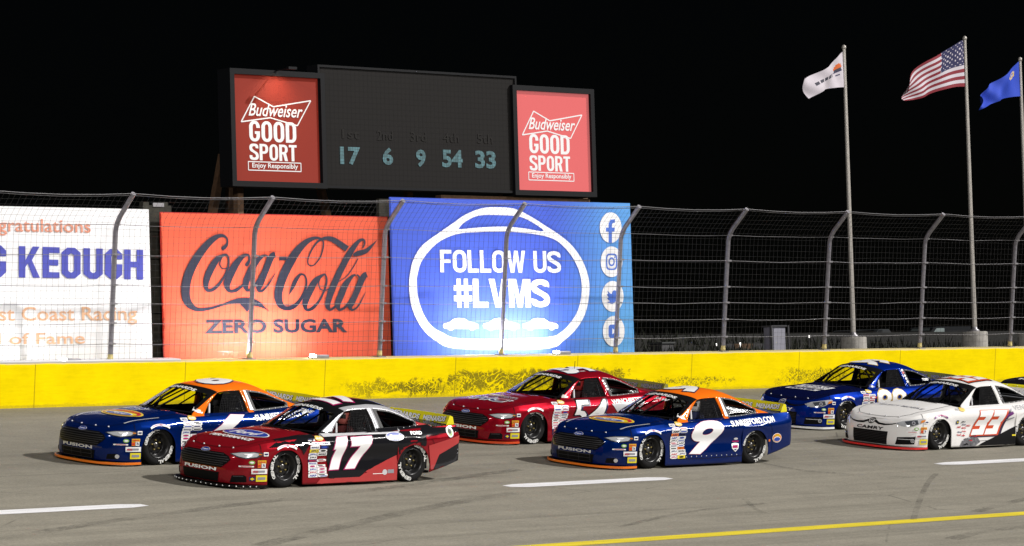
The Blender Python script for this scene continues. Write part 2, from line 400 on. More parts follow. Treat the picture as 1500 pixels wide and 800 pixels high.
# tyre marks: thin dark sheets with worn edges
def tyre_mark_material():
    m = mat('tyre_mark', (.035,.033,.03), .8); t = NT(m); p = t.obj()
    n = t.noise(t.scale(p, (1.2, 5, 1)), 5, 6, .7); n2 = t.noise(p, .7, 3)
    t.put(t.b.inputs['Alpha'], t.math('MULTIPLY', t.ramp(n, .38, .64, 0, .42), t.ramp(n2, .34, .58, .15, 1))); return m
TM = tyre_mark_material(); b = MB(); random.seed(4)
def mark(P, w):
    g = ribbon([(u, v, w) for u, v in P], 8); b.add([(x, y, .008+.0006*len(b.f)/20) for x, y in g[0]], g[1], TM)
px = lambda x, y: tuple(at_track(x, y, 2, 0))[:2]
mark([px(1338,762), px(1343,745), px(1352,722), px(1362,704), px(1372,694)], .10)
mark([px(1430,750), px(1462,741), px(1510,730)], .2); mark([px(1395,790), px(1440,779), px(1510,772)], .25)
mark([px(0,790), px(150,766), px(330,742), px(560,716), px(760,688)], .25)
mark([px(380,800), px(500,772), px(640,742), px(760,722)], .3)
mark([px(900,775), px(1000,752), px(1120,738)], .12); mark([px(1090,731), px(1105,745), px(1120,752)], .08)
mark([px(1080,670), px(1180,690), px(1340,700)], .12)
tag(b.build('tyre_marks', mw=BANK), kind='structure')

# far ground beyond the wall: a dark rough slope
zt = at(1300, 487, 62)[1]
GR = mat('dry_ground', (.007,.007,.005), .95, noise=.45, nscale=.8, bump=.5)
b = MB()
prof = [(.6,-.05),(3,.2),(14,.9),(30,zt*.45),(50,zt*.85),(62,zt),(75,zt),(600,zt+1)]
for (y0,z0),(y1,z1) in zip(prof, prof[1:]):
    for i in range(28): b.add([(-150+i*20,y0,z0),(-130+i*20,y0,z0),(-130+i*20,y1,z1),(-150+i*20,y1,z1)], [(0,1,2,3)], GR, True)
tag(b.build('ground'), kind='structure')

# ---- concrete wall
def wall_material():
    m = mat('yellow_wall_paint', (.75,.56,.01), .9, spec=.03); t = NT(m); p = t.obj(); x, y, z = t.xyz(p)
    n = t.noise(p, 1.4, 6, .6); n2 = t.noise(t.scale(p, (.8, 1, 6)), 3, 6, .65)
    col = t.mul((.88,.68,.0008), t.math('MULTIPLY', t.ramp(n, .3, .7, .92, 1.05), t.ramp(n2, .3, .7, .95, 1.04)))
    edge = t.noise(p, 2.6, 6, .7, .4)
    def band(xa, xb, za, zb, soft=.25):
        ua, ub = at_track(xa, 575, 1, 0).x, at_track(xb, 575, 1, 0).x
        xx = t.math('ADD', x, t.ramp(edge, .3, .7, -.35, .35)); zz = t.math('ADD', z, t.ramp(edge, .3, .7, -.10, .10))
        a = t.math('MULTIPLY', t.ramp(xx, ua, ua+soft), t.ramp(xx, ub-soft, ub, 1, 0))
        return t.math('MULTIPLY', a, t.math('MULTIPLY', t.ramp(zz, za-.05, za+.04), t.ramp(zz, zb-.05, zb+.04, 1, 0)))
    swirl = t.noise(t.scale(p, (1.0, 1, 1.3)), 2.2, 2, .5, 1.3)
    swirl2 = t.noise(t.scale(p, (1.2, 1, 1.1)), 3.6, 2, .5, 1.6)
    scr = t.noise(t.scale(p, (4, 1, 3)), 6, 6, .75, 1.0)
    thin = t.noise(t.scale(p, (1.2, 1, 5)), 9, 5, .7, .6)
    curl = t.ramp(t.math('ABSOLUTE', t.math('SUBTRACT', swirl, .5)), .010, .020, 0, 1)     # yellow left between the rubs
    curl2 = t.ramp(t.math('ABSOLUTE', t.math('SUBTRACT', swirl2, .52)), .010, .022, 0, 1)
    rub = t.math('MULTIPLY', t.math('MULTIPLY', curl, curl2), t.ramp(scr, .38, .50, .45, 1))
    solid = t.math('MULTIPLY', t.math('MULTIPLY', curl, t.ramp(curl2, 0, 1, .45, 1)), t.ramp(thin, .33, .50, .80, 1))
    fade = t.ramp(x, at_track(497, 575, 1, 0).x, at_track(620, 575, 1, 0).x, .55, 1)
    A_ = t.math('MULTIPLY', t.math('MULTIPLY', band(490, 672, .09, .37, .5), rub), fade)
    B_ = t.math('MULTIPLY', t.math('MAXIMUM', band(664, 800, .13, .56, .10), band(798, 915, .13, .52, .12)), solid)
    lo = t.math('MULTIPLY', t.math('MAXIMUM', band(905, 1075, .14, .27), band(1135, 1240, .10, .44, .5)), t.math('MULTIPLY', rub, t.ramp(scr, .42, .56)))
    low = t.math('MULTIPLY', t.math('MAXIMUM', band(330, 490, .10, .22), band(1290, 1370, .15, .3)), t.ramp(scr, .56, .68, 0, .6))
    mask = t.math('MAXIMUM', t.math('MAXIMUM', A_, t.math('MULTIPLY', B_, .86)), t.math('MAXIMUM', lo, low))
    c = t.mix(t.math('MULTIPLY', mask, .93), col, t.mix(t.ramp(scr, .4, .6), (.035,.032,.012), (.12,.105,.012)))
    # long scrapes running with the traffic, grime at the foot
    lng = t.noise(t.scale(p, (.10, 1, 9)), 3.2, 5, .65, .25)
    c = t.mix(t.math('MULTIPLY', t.math('MULTIPLY', t.ramp(lng, .60, .70, 0, .42), t.ramp(z, .62, .40)), t.ramp(t.noise(p, .35, 2), .42, .58)), c, (.12,.09,.01))
    c = t.mix(t.math('MULTIPLY', t.ramp(t.math('ADD', z, t.ramp(n2, .3, .7, -.03, .03)), .09, .02, 0, .45), t.ramp(scr, .3, .7, .5, 1)), c, (.14,.115,.03))
    # joints between the pours
    fr = t.math('ABSOLUTE', t.math('SUBTRACT', t.math('FRACT', t.math('DIVIDE', t.math('ADD', x, .42), 3.65)), .5))
    c = t.mix(t.math('MULTIPLY', t.ramp(fr, .0022, .004, 1, 0), .55), c, (.16,.11,.01))
    # bare concrete on the top edge
    t.put(t.b.inputs['Base Color'], t.mix(t.math('MULTIPLY', t.ramp(t.math('ADD', z, t.ramp(n2, .3, .7, -.01, .01)), WH-.022, WH-.012), .7), c, (.46,.42,.36)))
    t.bump(n2, .12, .01); return m
WALLM = wall_material()
b = MB()
for i in range(30):
    ua, ub = -20+i*4.5, -15.5+i*4.5
    b.add([(ua,0,-.3),(ub,0,-.3),(ub,0,WH-.02),(ua,0,WH-.02),(ub,.02,WH),(ua,.02,WH),(ub,.42,WH),(ua,.42,WH),(ub,.44,WH-.02),(ua,.44,WH-.02),(ub,.44,-.3),(ua,.44,-.3)],
          [(0,1,2,3),(3,2,4,5),(5,4,6,7),(7,6,8,9),(9,8,10,11)], WALLM)
w = b.build('barrier_wall', mw=BANK)
tag(w, 'long yellow concrete barrier wall with black scuff marks along the track', 'wall')

# ---- catch fence on top of the wall
S, U0 = 3.513, 39.863
KNEE, ARM_V, ARM_W, PV = 3.595, -.303, 4.235, .25
POSTM = mat('painted_post_steel', (.25,.24,.265), .5, .3, noise=.15, nscale=10)
fence = empty('catch_fence', mw=BANK@Matrix.Translation((U0, PV, WH)))
tag(fence, 'tall steel mesh catch fence with bent posts standing on the yellow wall', 'fence')
def in_fence(o): o.parent = fence; o.matrix_parent_inverse = Matrix.Identity(4); return o
cab_w = (KNEE, 3.0, 2.39, 2.02, 1.63, 1.22)
post = MB()
H0 = WH
path = [(0,0,0),(0,0,KNEE-.16-H0),(0,-.015,KNEE-.06-H0),(0,-.06,KNEE+.05-H0),(0,-.13,KNEE+.16-H0),(0,ARM_V-PV,ARM_W-H0)]
post.tube(path, .052, POSTM, 10); post.box((-.10,-.10,-.0),(.10,.10,.02), STEEL); 
for cw in cab_w: post.box((-.062,-.085,cw-H0-.018),(.062,-.03,cw-H0+.018), STEEL)
post.lathe([(0,0),(.06,0),(.06,.05),(.054,.06),(.0535,.12)], mat('worn_yellow_paint', (.6,.5,.2), .7), 10, 'Z', (0,0,.02))
p0 = post.build('fence_post', fence)
for i in range(-5, 15):
    q = p0 if i == -5 else p0.copy()
    if i != -5: COL.objects.link(q); q.parent = fence
    q.location = (S*i, 0, 0)
CAB = mat('steel_cable', (.17,.165,.175), .5, .3)
for cw in cab_w:
    b = MB(); random.seed(int(cw*100)); pts = []
    for i in range(-5, 14):
        for k in range(4): pts.append((S*(i+k/4), -.075, cw-H0-.035*math.sin(math.pi*k/4)*random.uniform(.2,1)))
    b.tube(pts, .0065, CAB, 5, False); b.build('cable', fence)
for dv, dw in ((0,0),(.03,-.035)):
    b = MB(); pts = []
    for i in range(-5, 14):
        for k in range(4): pts.append((S*(i+k/4), ARM_V-PV+dv-.01, ARM_W-H0+dw-.05*math.sin(math.pi*k/4)))
    b.tube(pts, .007, CAB, 5, False); b.build('cable', fence)
# woven wire: real wires
WIRE = mat('fence_wire', (.045,.043,.047), .6, .2)
b = MB(); rw = .0022
def wire(pts, m=WIRE):
    b.tube(pts, rw, m, 3, False, False)
prof = [(-.085, .02), (-.085, (KNEE-.05-H0)), (-.15, KNEE+.12-H0), (ARM_V-PV-.02, ARM_W-H0-.01)]
random.seed(7); pitch = .138
ua, ub = -S*2.2, S*10.5
for i in range(int((ub-ua)/pitch)):
    u = ua+i*pitch; j = lambda: random.uniform(-.008,.008)
    wire([(u+j(), v, w) for v, w in prof])
def along(s):
    d = 0
    for (v0,w0),(v1,w1) in zip(prof, prof[1:]):
        l = math.hypot(v1-v0, w1-w0)
        if d+l >= s: k = (s-d)/l; return v0+(v1-v0)*k, w0+(w1-w0)*k
        d += l
    return prof[-1]
L = sum(math.hypot(a[0]-c[0], a[1]-c[1]) for a, c in zip(prof, prof[1:]))
for k in range(1, int(L/pitch)+1):
    v, w = along(k*pitch); pts = []
    for i in range(-9, 43):
        pts.append((S*i/4, v+random.uniform(-.02,.02), w+random.uniform(-.012,.012)))
    wire(pts)
b.build('wire_mesh', fence)

# ---- lamps on the wall top, pale strip for its lit surface
LENS = mat('lamp_lens', (.9,.9,.9), .3, emit=(1,.98,.95), estr=40)
LITTOPM = mat('lit_top_pale', (.62,.62,.64), .45, .2)
def u_top(px, py): return at_track(px, py, 1, .1).x
for (px_, py_, lab, en) in ((92,531,'low box floodlight on the wall under the white banner',16),(458,524,'low box floodlight on the wall under the red drink banner',150),(815,518,'low box floodlight on the wall under the blue banner',210)):
    uu = u_top(px_, py_)
    e = empty('floodlight', mw=BANK@Matrix.Translation((uu, .12, WH)))
    tag(e, lab, 'lamp', 'floodlights on the wall')
    b = MB(); b.box((.08,-.05,.0),(.42,.09,.075), STEEL, .008); b.build('housing', e)
    b = MB(); b.box((-.02,-.03,.026),(.08,.06,.085), LENS, .004); b.build('lens', e)
    b = MB(); b.box((-.03,-.05,0),(.075,.09,.024), DARK); b.build('bracket', e)
    l = bpy.data.lights.new('floodlight_beam', 'AREA'); l.shape = 'RECTANGLE'; l.size = 3.0; l.size_y = .08; l.energy = en; l.color = (.97,.97,1.0)
    lo = bpy.data.objects.new('floodlight_beam', l); COL.objects.link(lo); lo.parent = e; lo.location = (-.9,.27,.10)
    aim(lo, (-.10,.62,.78))
b = MB(); ua, ub = u_top(-60,533), u_top(262,528)
b.box((ua,.03,WH+.003),(ub,.36,WH+.045), LITTOPM, .006); t = b.build('lit_wall_top_strip', mw=BANK)  # added pale strip imitating the lit top of the wall
tag(t, 'pale strip standing for the lamp-lit wall top below the white banner', 'wall top strip')

# ---- banners
def pbox(x0, y0, x1, y1, Y):
    """(left, bottom, right, top) pixels -> X0, Z0, X1, Z1 on the plane"""
    A = at(x0, y0, Y); Bq = at(x1, y1, Y); return A[0], A[1], Bq[0], Bq[1]
def on_plane(g, Y, off): return [(p[0], Y-off, p[1]) for p in g[0]], g[1]
def sheet(name, X0, Z0, X1, Z1, Y, m, label, edge=None):
    e = empty(name, ((X0+X1)/2, Y, Z0)); b = MB(); nx, nz = 40, 24; vs = []; fs = []
    random.seed(name+label)
    ph = random.uniform(0, 6)
    for j in range(nz+1):
        for i in range(nx+1):
            x, z = X0+(X1-X0)*i/nx, Z0+(Z1-Z0)*j/nz
            d = .0022*math.sin(x*2.3+ph)*math.sin(z*1.1+ph)+.0012*math.sin(x*5.1+z*2)
            edge_f = min(i, nx-i)/4
            vs.append((x-(X0+X1)/2, d*min(1, edge_f)-.0, z-Z0))
    for j in range(nz):
        for i in range(nx): k = j*(nx+1)+i; fs.append((k, k+1, k+nx+2, k+nx+1))
    b.add(vs, fs, m, True)
    hx = (X1-X0)/2
    b.box((-hx-.02,.012,-.02),(hx+.02,.03,Z1-Z0+.02), edge or m)
    b.build('cloth', e)
    e['frame'] = (0,)
    del e['frame']
    return tag(e, label, 'banner')
def put(e, name, parts):
    """parts: list of (shape on the plane in world X,Z ; proud of cloth ; material)"""
    b = MB()
    for g, off, m in parts:
        b.add([(p[0]-e.location.x, -.012-off, p[1]-e.location.z) for p in g[0]], g[1], m)
    return b.build(name, e)
def px_shape(g, Y): return [at(p[0], p[1], Y) for p in g[0]], g[1]
def cloth_mat(name, col, tint=.06):
    m = mat(name, col, .85, spec=.12); t = NT(m); p = t.obj()
    n = t.noise(t.scale(p, (.7,1,.25)), 1.4, 4); x, y, z = t.xyz(p)
    wnz = t.n('ShaderNodeTexWhiteNoise', noise_dimensions='1D'); t.put(wnz.inputs['W'], t.math('FLOOR', t.math('DIVIDE', t.math('ADD', x, 20.3), 1.52)))
    tone = t.math('MULTIPLY', t.ramp(n, .3, .7, 1-tint, 1+tint), t.math('ADD', .95, t.math('MULTIPLY', wnz.outputs[0], .09)))      # printed in strips
    seam = t.math('ABSOLUTE', t.math('SUBTRACT', t.math('FRACT', t.math('DIVIDE', t.math('ADD', x, 20.3), 1.52)), .5))
    tone = t.math('MULTIPLY', tone, t.ramp(seam, .492, .497, 1, .86))
    t.put(t.b.inputs['Base Color'], t.mul(col, tone))
    t.bump(t.noise(t.scale(p, (1.6,1,.5)), 2.0, 2), .10, .02); return m

# white congratulation banner
YB = 1.2
A = at(218, 308, YB); Bq = at(222, 526, YB)
wb = sheet('banner', 32.5, Bq[1], (A[0]+Bq[0])/2, A[1], YB, cloth_mat('white_banner_cloth', (.8,.8,.82), .02), 'white congratulations banner with big blue capital letters behind the fence')
SALM = mat('salmon_ink', (.72,.30,.20), .5); INDIGO = mat('indigo_ink', (.06,.07,.42), .5); PEACH = mat('peach_ink', (.75,.45,.28), .5)
def line(s, x0, yb, x1, yt, Y, bold=.01, **k):
    return fit(text2d(s, bold, **k), *pbox(x0, yb, x1, yt, Y))
X = lambda x, y: at(x, y, YB)[0]
def tline(full, seen, xr, yb, yt, Y, xl_seen, bold=.01):
    """text whose visible end `seen` spans xl_seen..xr pixels; the rest runs on to the left"""
    gs, gf = text2d(seen, bold), text2d(full, bold)
    x0, z0, x1, z1 = pbox(xl_seen, yb, xr, yt, Y)
    w = lambda g: max(p[0] for p in g[0])-min(p[0] for p in g[0])
    k = w(gf)/w(gs); return fit(gf, x1-(x1-x0)*k, z0, x1, z1)
def caps(word, spans, ytop, ybot, s, bar):
    out = []
    for ch, (xa, xb) in zip(word, spans):
        for L in grot_letter(ch, 1.0, 1.0, s/(xb-xa), bar, 1):
            P = []
            for a, c in L:
                xx = xa+(xb-xa)*a; P.append((xx, ybot(xx)+(ytop(xx)-ybot(xx))*c))
            out.append([at(*p, YB) for p in P])
    return loops2d(out)
Z7 = lambda a: a/2.586
tp, bt = (lambda x: 360.5+(x-27)*.032), (lambda x: 406.5+(x-27)*.018)
parts = [(caps('KEOUGH', [(Z7(70),Z7(150)),(Z7(160),Z7(224)),(Z7(232),Z7(304)),(Z7(315),Z7(388)),(Z7(396),Z7(462)),(Z7(469),Z7(541))], tp, bt, 9.6, .19), .002, INDIGO),
         (caps('CRAIG', [(-131,-104),(-98,-71),(-65,-37),(-31,-21),(-17,8.5)], tp, bt, 9.6, .19), .002, INDIGO)]
put(wb, 'name_lettering', parts)
put(wb, 'lettering', [(tline('Congratulations', 'gratulations', 132, 345, 322, YB, -3), .002, SALM)])
put(wb, 'lettering', [(tline('West Coast Racing', 'st Coast Racing', 200, 477, 449, YB, -2, .012), .002, PEACH)])
put(wb, 'lettering', [(tline('Hall of Fame', 'l of Fame', 123.5, 505, 487, YB, -3, .012), .002, PEACH)])

# red drink banner
A = at(236, 312, YB); Bq = at(573, 524, YB)
rb = sheet('banner', A[0], Bq[1], Bq[0], A[1], YB, cloth_mat('red_banner_cloth', (.70,.115,.062)), 'red drink banner with dark script lettering and ZERO SUGAR below', mat('red_banner_edge', (.6,.02,.01), .5))
INK = mat('dark_navy_ink', (.012,.014,.035), .5)
ZC = lambda x, y: (240+x/4.444, 320+y/4.444)
strokes = [
 [(388,208,4),(384,196,26),(404,176,20),(412,150,12),(400,122,14),(370,112,22),(325,130,36),(272,178,46),(214,255,54),(166,345,58),(142,430,58),(140,500,54),(160,556,48),(212,592,26),(290,588,18),(370,566,15),(440,544,22),(500,537,38),(560,544,48),(610,556,36),(650,580,14),(682,603,2)],
 [(405,236,12),(382,242,20),(340,272,38),(298,340,46),(272,415,38),(282,468,22),(325,458,22),(375,405,16),(408,340,13),(420,285,13),(412,244,12),(394,236,10),(370,262,9),(362,302,8),(382,328,8),(424,318,6)],
 [(530,312,8),(538,300,24),(556,268,14),(545,240,16),(508,250,28),(462,305,46),(420,390,48),(408,440,40),(428,474,20),(470,466,22),(515,430,13),(560,375,8),(580,340,6)],
 [(658,240,12),(632,252,24),(592,290,40),(553,360,44),(530,425,40),(540,468,20),(575,452,16),(618,390,14),(655,310,14),(672,255,12),(655,238,10)],
 [(722,236,36),(700,248,38),(665,330,38),(632,415,38),(615,450,36),(622,474,18),(650,462,14),(690,412,10),(720,360,5)],
 [(748,261,24),(796,261,24)],
 [(812,498,3),(838,440,26),(858,400,26),(885,366,16),(912,372,12),(925,405,12),(918,460,15),(888,525,20),(842,574,28),(790,586,26),(752,556,44),(742,490,52),(765,400,56),(805,310,58),(858,222,52),(915,160,38),(965,132,24),(1005,128,14),(1032,145,9),(1034,190,9),(1012,258,9),(970,306,8),(938,300,8),(936,262,8),(960,205,10),(1000,150,14),(1045,130,22),(1090,136,34),(1130,158,38),(1190,200,40)],
 [(1042,366,12),(1020,376,20),(980,412,40),(938,490,46),(916,552,38),(926,594,18),(965,584,22),(1012,530,15),(1046,455,13),(1056,400,12),(1044,364,10),(1022,378,8),(1004,420,8),(1015,460,8),(1048,468,8),(1080,455,6)],
 [(1292,192,8),(1304,160,12),(1294,138,14),(1262,152,24),(1212,218,38),(1158,315,42),(1108,420,44),(1074,510,42),(1062,565,34),(1078,594,18),(1110,575,14),(1145,530,8)],
 [(1228,240,16),(1262,228,34),(1312,212,30),(1350,178,16),(1384,142,2)],
 [(1260,262,7),(1228,320,7),(1184,378,7),(1126,416,5)],
 [(1245,368,12),(1222,378,20),(1180,430,40),(1145,510,44),(1128,560,36),(1140,594,18),(1180,574,16),(1222,510,14),(1260,420,14),(1268,385,12),(1252,366,10)],
 [(1318,366,36),(1296,380,38),(1258,465,38),(1222,545,38),(1208,575,30),(1222,596,14),(1255,578,11),(1285,530,8),(1308,482,4)],
]
parts = []; kk = 0
for s in strokes:
    vs, fs = ribbon(s, 7 if len(s) > 2 else 1)
    g = ([ZC(*v) for v in vs], fs); b = px_shape(g, YB)
    for a in range(0, len(fs), 4):                 # rising a hair along the stroke so it can cross itself
        kk += 1; parts.append(((b[0], fs[a:a+4]), .0020+.00003*kk, INK))
parts.append((px_shape(([ZC(*v) for v in [(488,552),(540,610),(578,560),(530,540)]], [(0,1,2,3)]), YB), .0013, INK))
b = MB()
for (vs, fs), off, m in parts:
    used = sorted({i for f in fs for i in f}); mp = {i: k for k, i in enumerate(used)}
    b.add([(vs[i][0]-rb.location.x, -.012-off, vs[i][1]-rb.location.z) for i in used], [[mp[i] for i in f] for f in fs], m)
b.build('script_lettering', rb)
put(rb, 'lettering', [(line('ZERO SUGAR', 299.5, 489, 507.5, 467, YB, .035), .002, INK)])

# blue follow-us banner
YB2 = 1.0
A = at(572, 290, YB2); Bq = at(926, 521, YB2)
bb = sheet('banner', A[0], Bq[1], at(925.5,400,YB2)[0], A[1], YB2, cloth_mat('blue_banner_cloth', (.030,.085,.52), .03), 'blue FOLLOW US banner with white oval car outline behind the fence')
bm_ = _mats['blue_banner_cloth']; t = NT(bm_); x, y, z = t.xyz(t.obj())
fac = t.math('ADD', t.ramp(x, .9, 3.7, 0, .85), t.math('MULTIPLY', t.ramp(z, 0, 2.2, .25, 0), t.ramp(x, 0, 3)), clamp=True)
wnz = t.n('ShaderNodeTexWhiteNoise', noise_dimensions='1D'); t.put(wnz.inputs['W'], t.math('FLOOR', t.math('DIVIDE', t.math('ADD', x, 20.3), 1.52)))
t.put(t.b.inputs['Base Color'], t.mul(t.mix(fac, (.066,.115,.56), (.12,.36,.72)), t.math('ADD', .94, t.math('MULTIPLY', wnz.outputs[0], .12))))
Z9 = lambda x, y: (590+x/3.636, 290+y/3.636)
WINK = mat('white_ink', (.82,.82,.84), .5)
outer = catmull([(32,430),(50,340),(100,255),(200,180),(265,135),(330,90),(420,55),(510,50),(600,60),(690,105),(760,150),(830,195),(900,255),(955,335),(988,430),(990,520),(968,620),(920,700),(850,765),(780,800),(520,808),(270,800),(180,765),(105,700),(55,610),(34,520),(32,430)], 5)
inner = catmull([(72,430),(95,345),(150,270),(215,220),(300,190),(400,183),(540,180),(690,192),(790,215),(850,255),(910,330),(945,420),(950,510),(930,600),(890,665),(840,715),(770,742),(520,752),(290,748),(210,718),(150,680),(105,610),(78,520),(72,430)], 5)
wind = catmull([(298,160),(320,135),(370,105),(420,92),(510,92),(600,97),(660,115),(740,165),(735,178),(650,163),(540,153),(420,157),(305,166),(298,160)], 3)
og = loops2d([[at(*Z9(*p), YB2) for p in L[:-1]] for L in (outer, inner, wind)])
def l9(s, x0, yb, x1, yt, st, br, gap): return grot(s, *pbox(*Z9(x0,yb), *Z9(x1,yt), YB2), st, br, gap)
def mini_car(x0, y0, w, h):
    P = [(0,.62),(.02,.45),(.16,.38),(.28,.10),(.42,0),(.60,.04),(.74,.30),(.93,.42),(1,.60),(.98,.84),(.90,.86),(.86,.98),(.78,.98),(.74,.86),(.30,.86),(.26,.98),(.17,.98),(.13,.86),(.03,.82)]
    return loops2d([[at(*Z9(x0+a*w, y0+c*h), YB2) for a, c in P]])
put(bb, 'lettering', [(l9('FOLLOW US', 198, 396, 836, 284, .27, .17, .10), .002, WINK)])
put(bb, 'lettering', [(l9('#LVMS', 272, 584, 776, 432, .31, .19, .06), .002, WINK)])
put(bb, 'car_outline', [(og, .002, WINK)]+[(mini_car(x_, 640, w_, 66), .003, WINK) for x_, w_ in ((212,190),(425,195),(635,192))])
ZI = lambda x, y: (860+x/3.636, 300+y/3.636)
BINK = mat('banner_blue_ink', (.06,.16,.62), .5)
ic = []
for cx, cy in ((123,122),(128,304),(134,488),(140,674)):
    ic.append((([at(*ZI(x_, y_), YB2) for x_, y_ in oval(cx, cy, 58, 82, 36)][::-1], [tuple(range(36))]), .002, WINK))
def zi_loops(loops): return loops2d([[at(*ZI(*p), YB2) for p in L] for L in loops])
ic.append((zi_loops([[(112,202),(112,144),(98,144),(98,122),(112,122),(112,100),(122,80),(146,77),(146,96),(134,98),(130,106),(130,122),(146,122),(143,144),(130,144),(130,204)]]), .004, BINK))
ic.append((zi_loops([oval(128,304,30,44,28,4), oval(128,304,23,36,28,4), oval(128,304,17,24,24), oval(128,304,10,15,24)]), .004, BINK))
ic.append(((px_shape(disc(*ZI(145,280), 1.0, 1.2, 10), YB2)), .0045, BINK))
ic.append((zi_loops([catmull([(104,518),(118,514),(104,500),(112,494),(102,478),(110,474),(106,458),(126,476),(134,460),(148,456),(156,468),(164,464),(158,480),(152,510),(132,528),(104,518)],3)[:-1]]), .004, BINK))
ic.append((zi_loops([oval(140,674,28,36,28,5), [(132,658),(152,674),(132,690)]]), .004, BINK))
put(bb, 'social_icons', ic)

# dark timber backing seen in the gaps between the banners
b = MB(); x0, z0 = at(214, 530, 1.42); x1, z1 = at(250, 300, 1.42)
for i in range(7):
    zz = .2+i*(z1-.2)/7
    b.box((x0, 1.40, zz), (x1, 1.44, zz+(z1-.2)/7-.02), DTIMB)
b.box((x0+.05,1.45,0),(x0+.2,1.58,z1+.05), DTIMB); b.box((x1-.2,1.45,0),(x1-.05,1.58,z1+.05), DTIMB)
b.box((x0+.25,1.38,z1-.05),(x1-.2,1.40,z1+.03), STEEL)
o = relocate(b.build('board_backing'), ((x0+x1)/2, 1.45, 0)); tag(o, 'dark weathered plank backing in the gap between white and red banners', 'plank backing')
b = MB(); x0, z0 = at(560, 530, 1.42); x1, z1 = at(573, 292, 1.42)
b.box((x0,1.38,.2),(x1+.3,1.48,z1), DTIMB); o = relocate(b.build('board_backing'), (x0, 1.42, .2)); tag(o, 'dark timber upright in the gap between red and blue banners', 'timber upright')

# ---- scoreboard
YS = 7.5
sb = empty('scoreboard', (at(610,300,YS)[0], YS, .5)); tag(sb, 'large dark electronic scoreboard on brown posts between two red drink signs', 'scoreboard')
def spart(name, fn, parent=None):
    b = MB(); fn(b); o = b.build(name)
    for v in o.data.vertices: v.co -= sb.location
    o.parent = sb; 
    if parent: o.parent = parent
    return o
def rectm(x0, yb, x1, yt): return pbox(x0, yb, x1, yt, YS)
SCRM = mat('led_screen', (.016,.015,.0145), .8, spec=.15); t = NT(SCRM); x, y, z = t.xyz(t.obj())
gx = t.math('FRACT', t.math('MULTIPLY', x, 7.5)); gz = t.math('FRACT', t.math('MULTIPLY', z, 7.5))
gr_ = t.math('MULTIPLY', t.ramp(gx, 0, .25, .72, 1), t.ramp(gz, 0, .25, .78, 1))
t.put(t.b.inputs['Base Color'], t.mul((.016,.015,.0145), gr_))
FRM = mat('scoreboard_frame', (.004,.0045,.006), .6, spec=.2)
X0, Z0, X1, Z1 = rectm(471, 272, 752, 98.5); Z1 = at(471,98.5,YS)[1]
spart('screen', lambda b: b.box((X0,YS,Z0),(X1,YS+.05,Z1), SCRM))
def frame(b, X0, Z0, X1, Z1, w, m, y0=YS-.08, y1=YS+.35):
    b.box((X0-w,y0,Z0-w),(X0,y1,Z1+w), m); b.box((X1,y0,Z0-w),(X1+w,y1,Z1+w), m)
    b.box((X0,y0,Z0-w),(X1,y1,Z0), m); b.box((X0,y0,Z1),(X1,y1,Z1+w), m); b.box((X0-w,y1,Z0-w),(X1+w,y1+.03,Z1+w), m)
spart('frame', lambda b: frame(b, X0, Z0, X1, Z1, .055, FRM, YS-.04))
TEAL = mat('teal_digits', (.02,.05,.055), .5, emit=(.09,.22,.25), estr=.52); _t = NT(TEAL); _x, _y, _z = _t.xyz(_t.obj())
_g = _t.math('MULTIPLY', _t.ramp(_t.math('FRACT', _t.math('MULTIPLY', _x, 13)), 0, .35, .25, 1), _t.ramp(_t.math('FRACT', _t.math('MULTIPLY', _z, 13)), 0, .35, .25, 1))
_t.put(_t.b.inputs['Emission Strength'], _t.math('MULTIPLY', _t.math('MULTIPLY', _g, _t.ramp(_t.noise(_t.obj(), 5, 2), .35, .65, .45, 1)), .78))
DIMT = mat('dim_digits', (.024,.023,.022), .8, spec=.1)
def figure(s, xa, xb, ya, h, m, bold):
    def f(b):
        g = fit(text2d(s, bold), *pbox(xa, ya, xb, ya-h, YS)); b.add([(p[0],YS-.012,p[1]) for p in g[0]], g[1], m)
    return f
for s, xa, xb, ya in (('17',498,527,241),('6',560.5,575,241.5),('9',609.5,623,244.5),('54',647.5,677,245),('33',696,725.5,246.5)): spart('car_number', figure(s, xa, xb, ya, 25, TEAL, .035))
for s, xa, xb, ya in (('1st',501,526,203),('2nd',552,575,205),('3rd',601,624,207),('4th',649,672,208.5),('5th',699,721,210)): spart('place_label', figure(s, xa, xb, ya, 13, DIMT, .01))
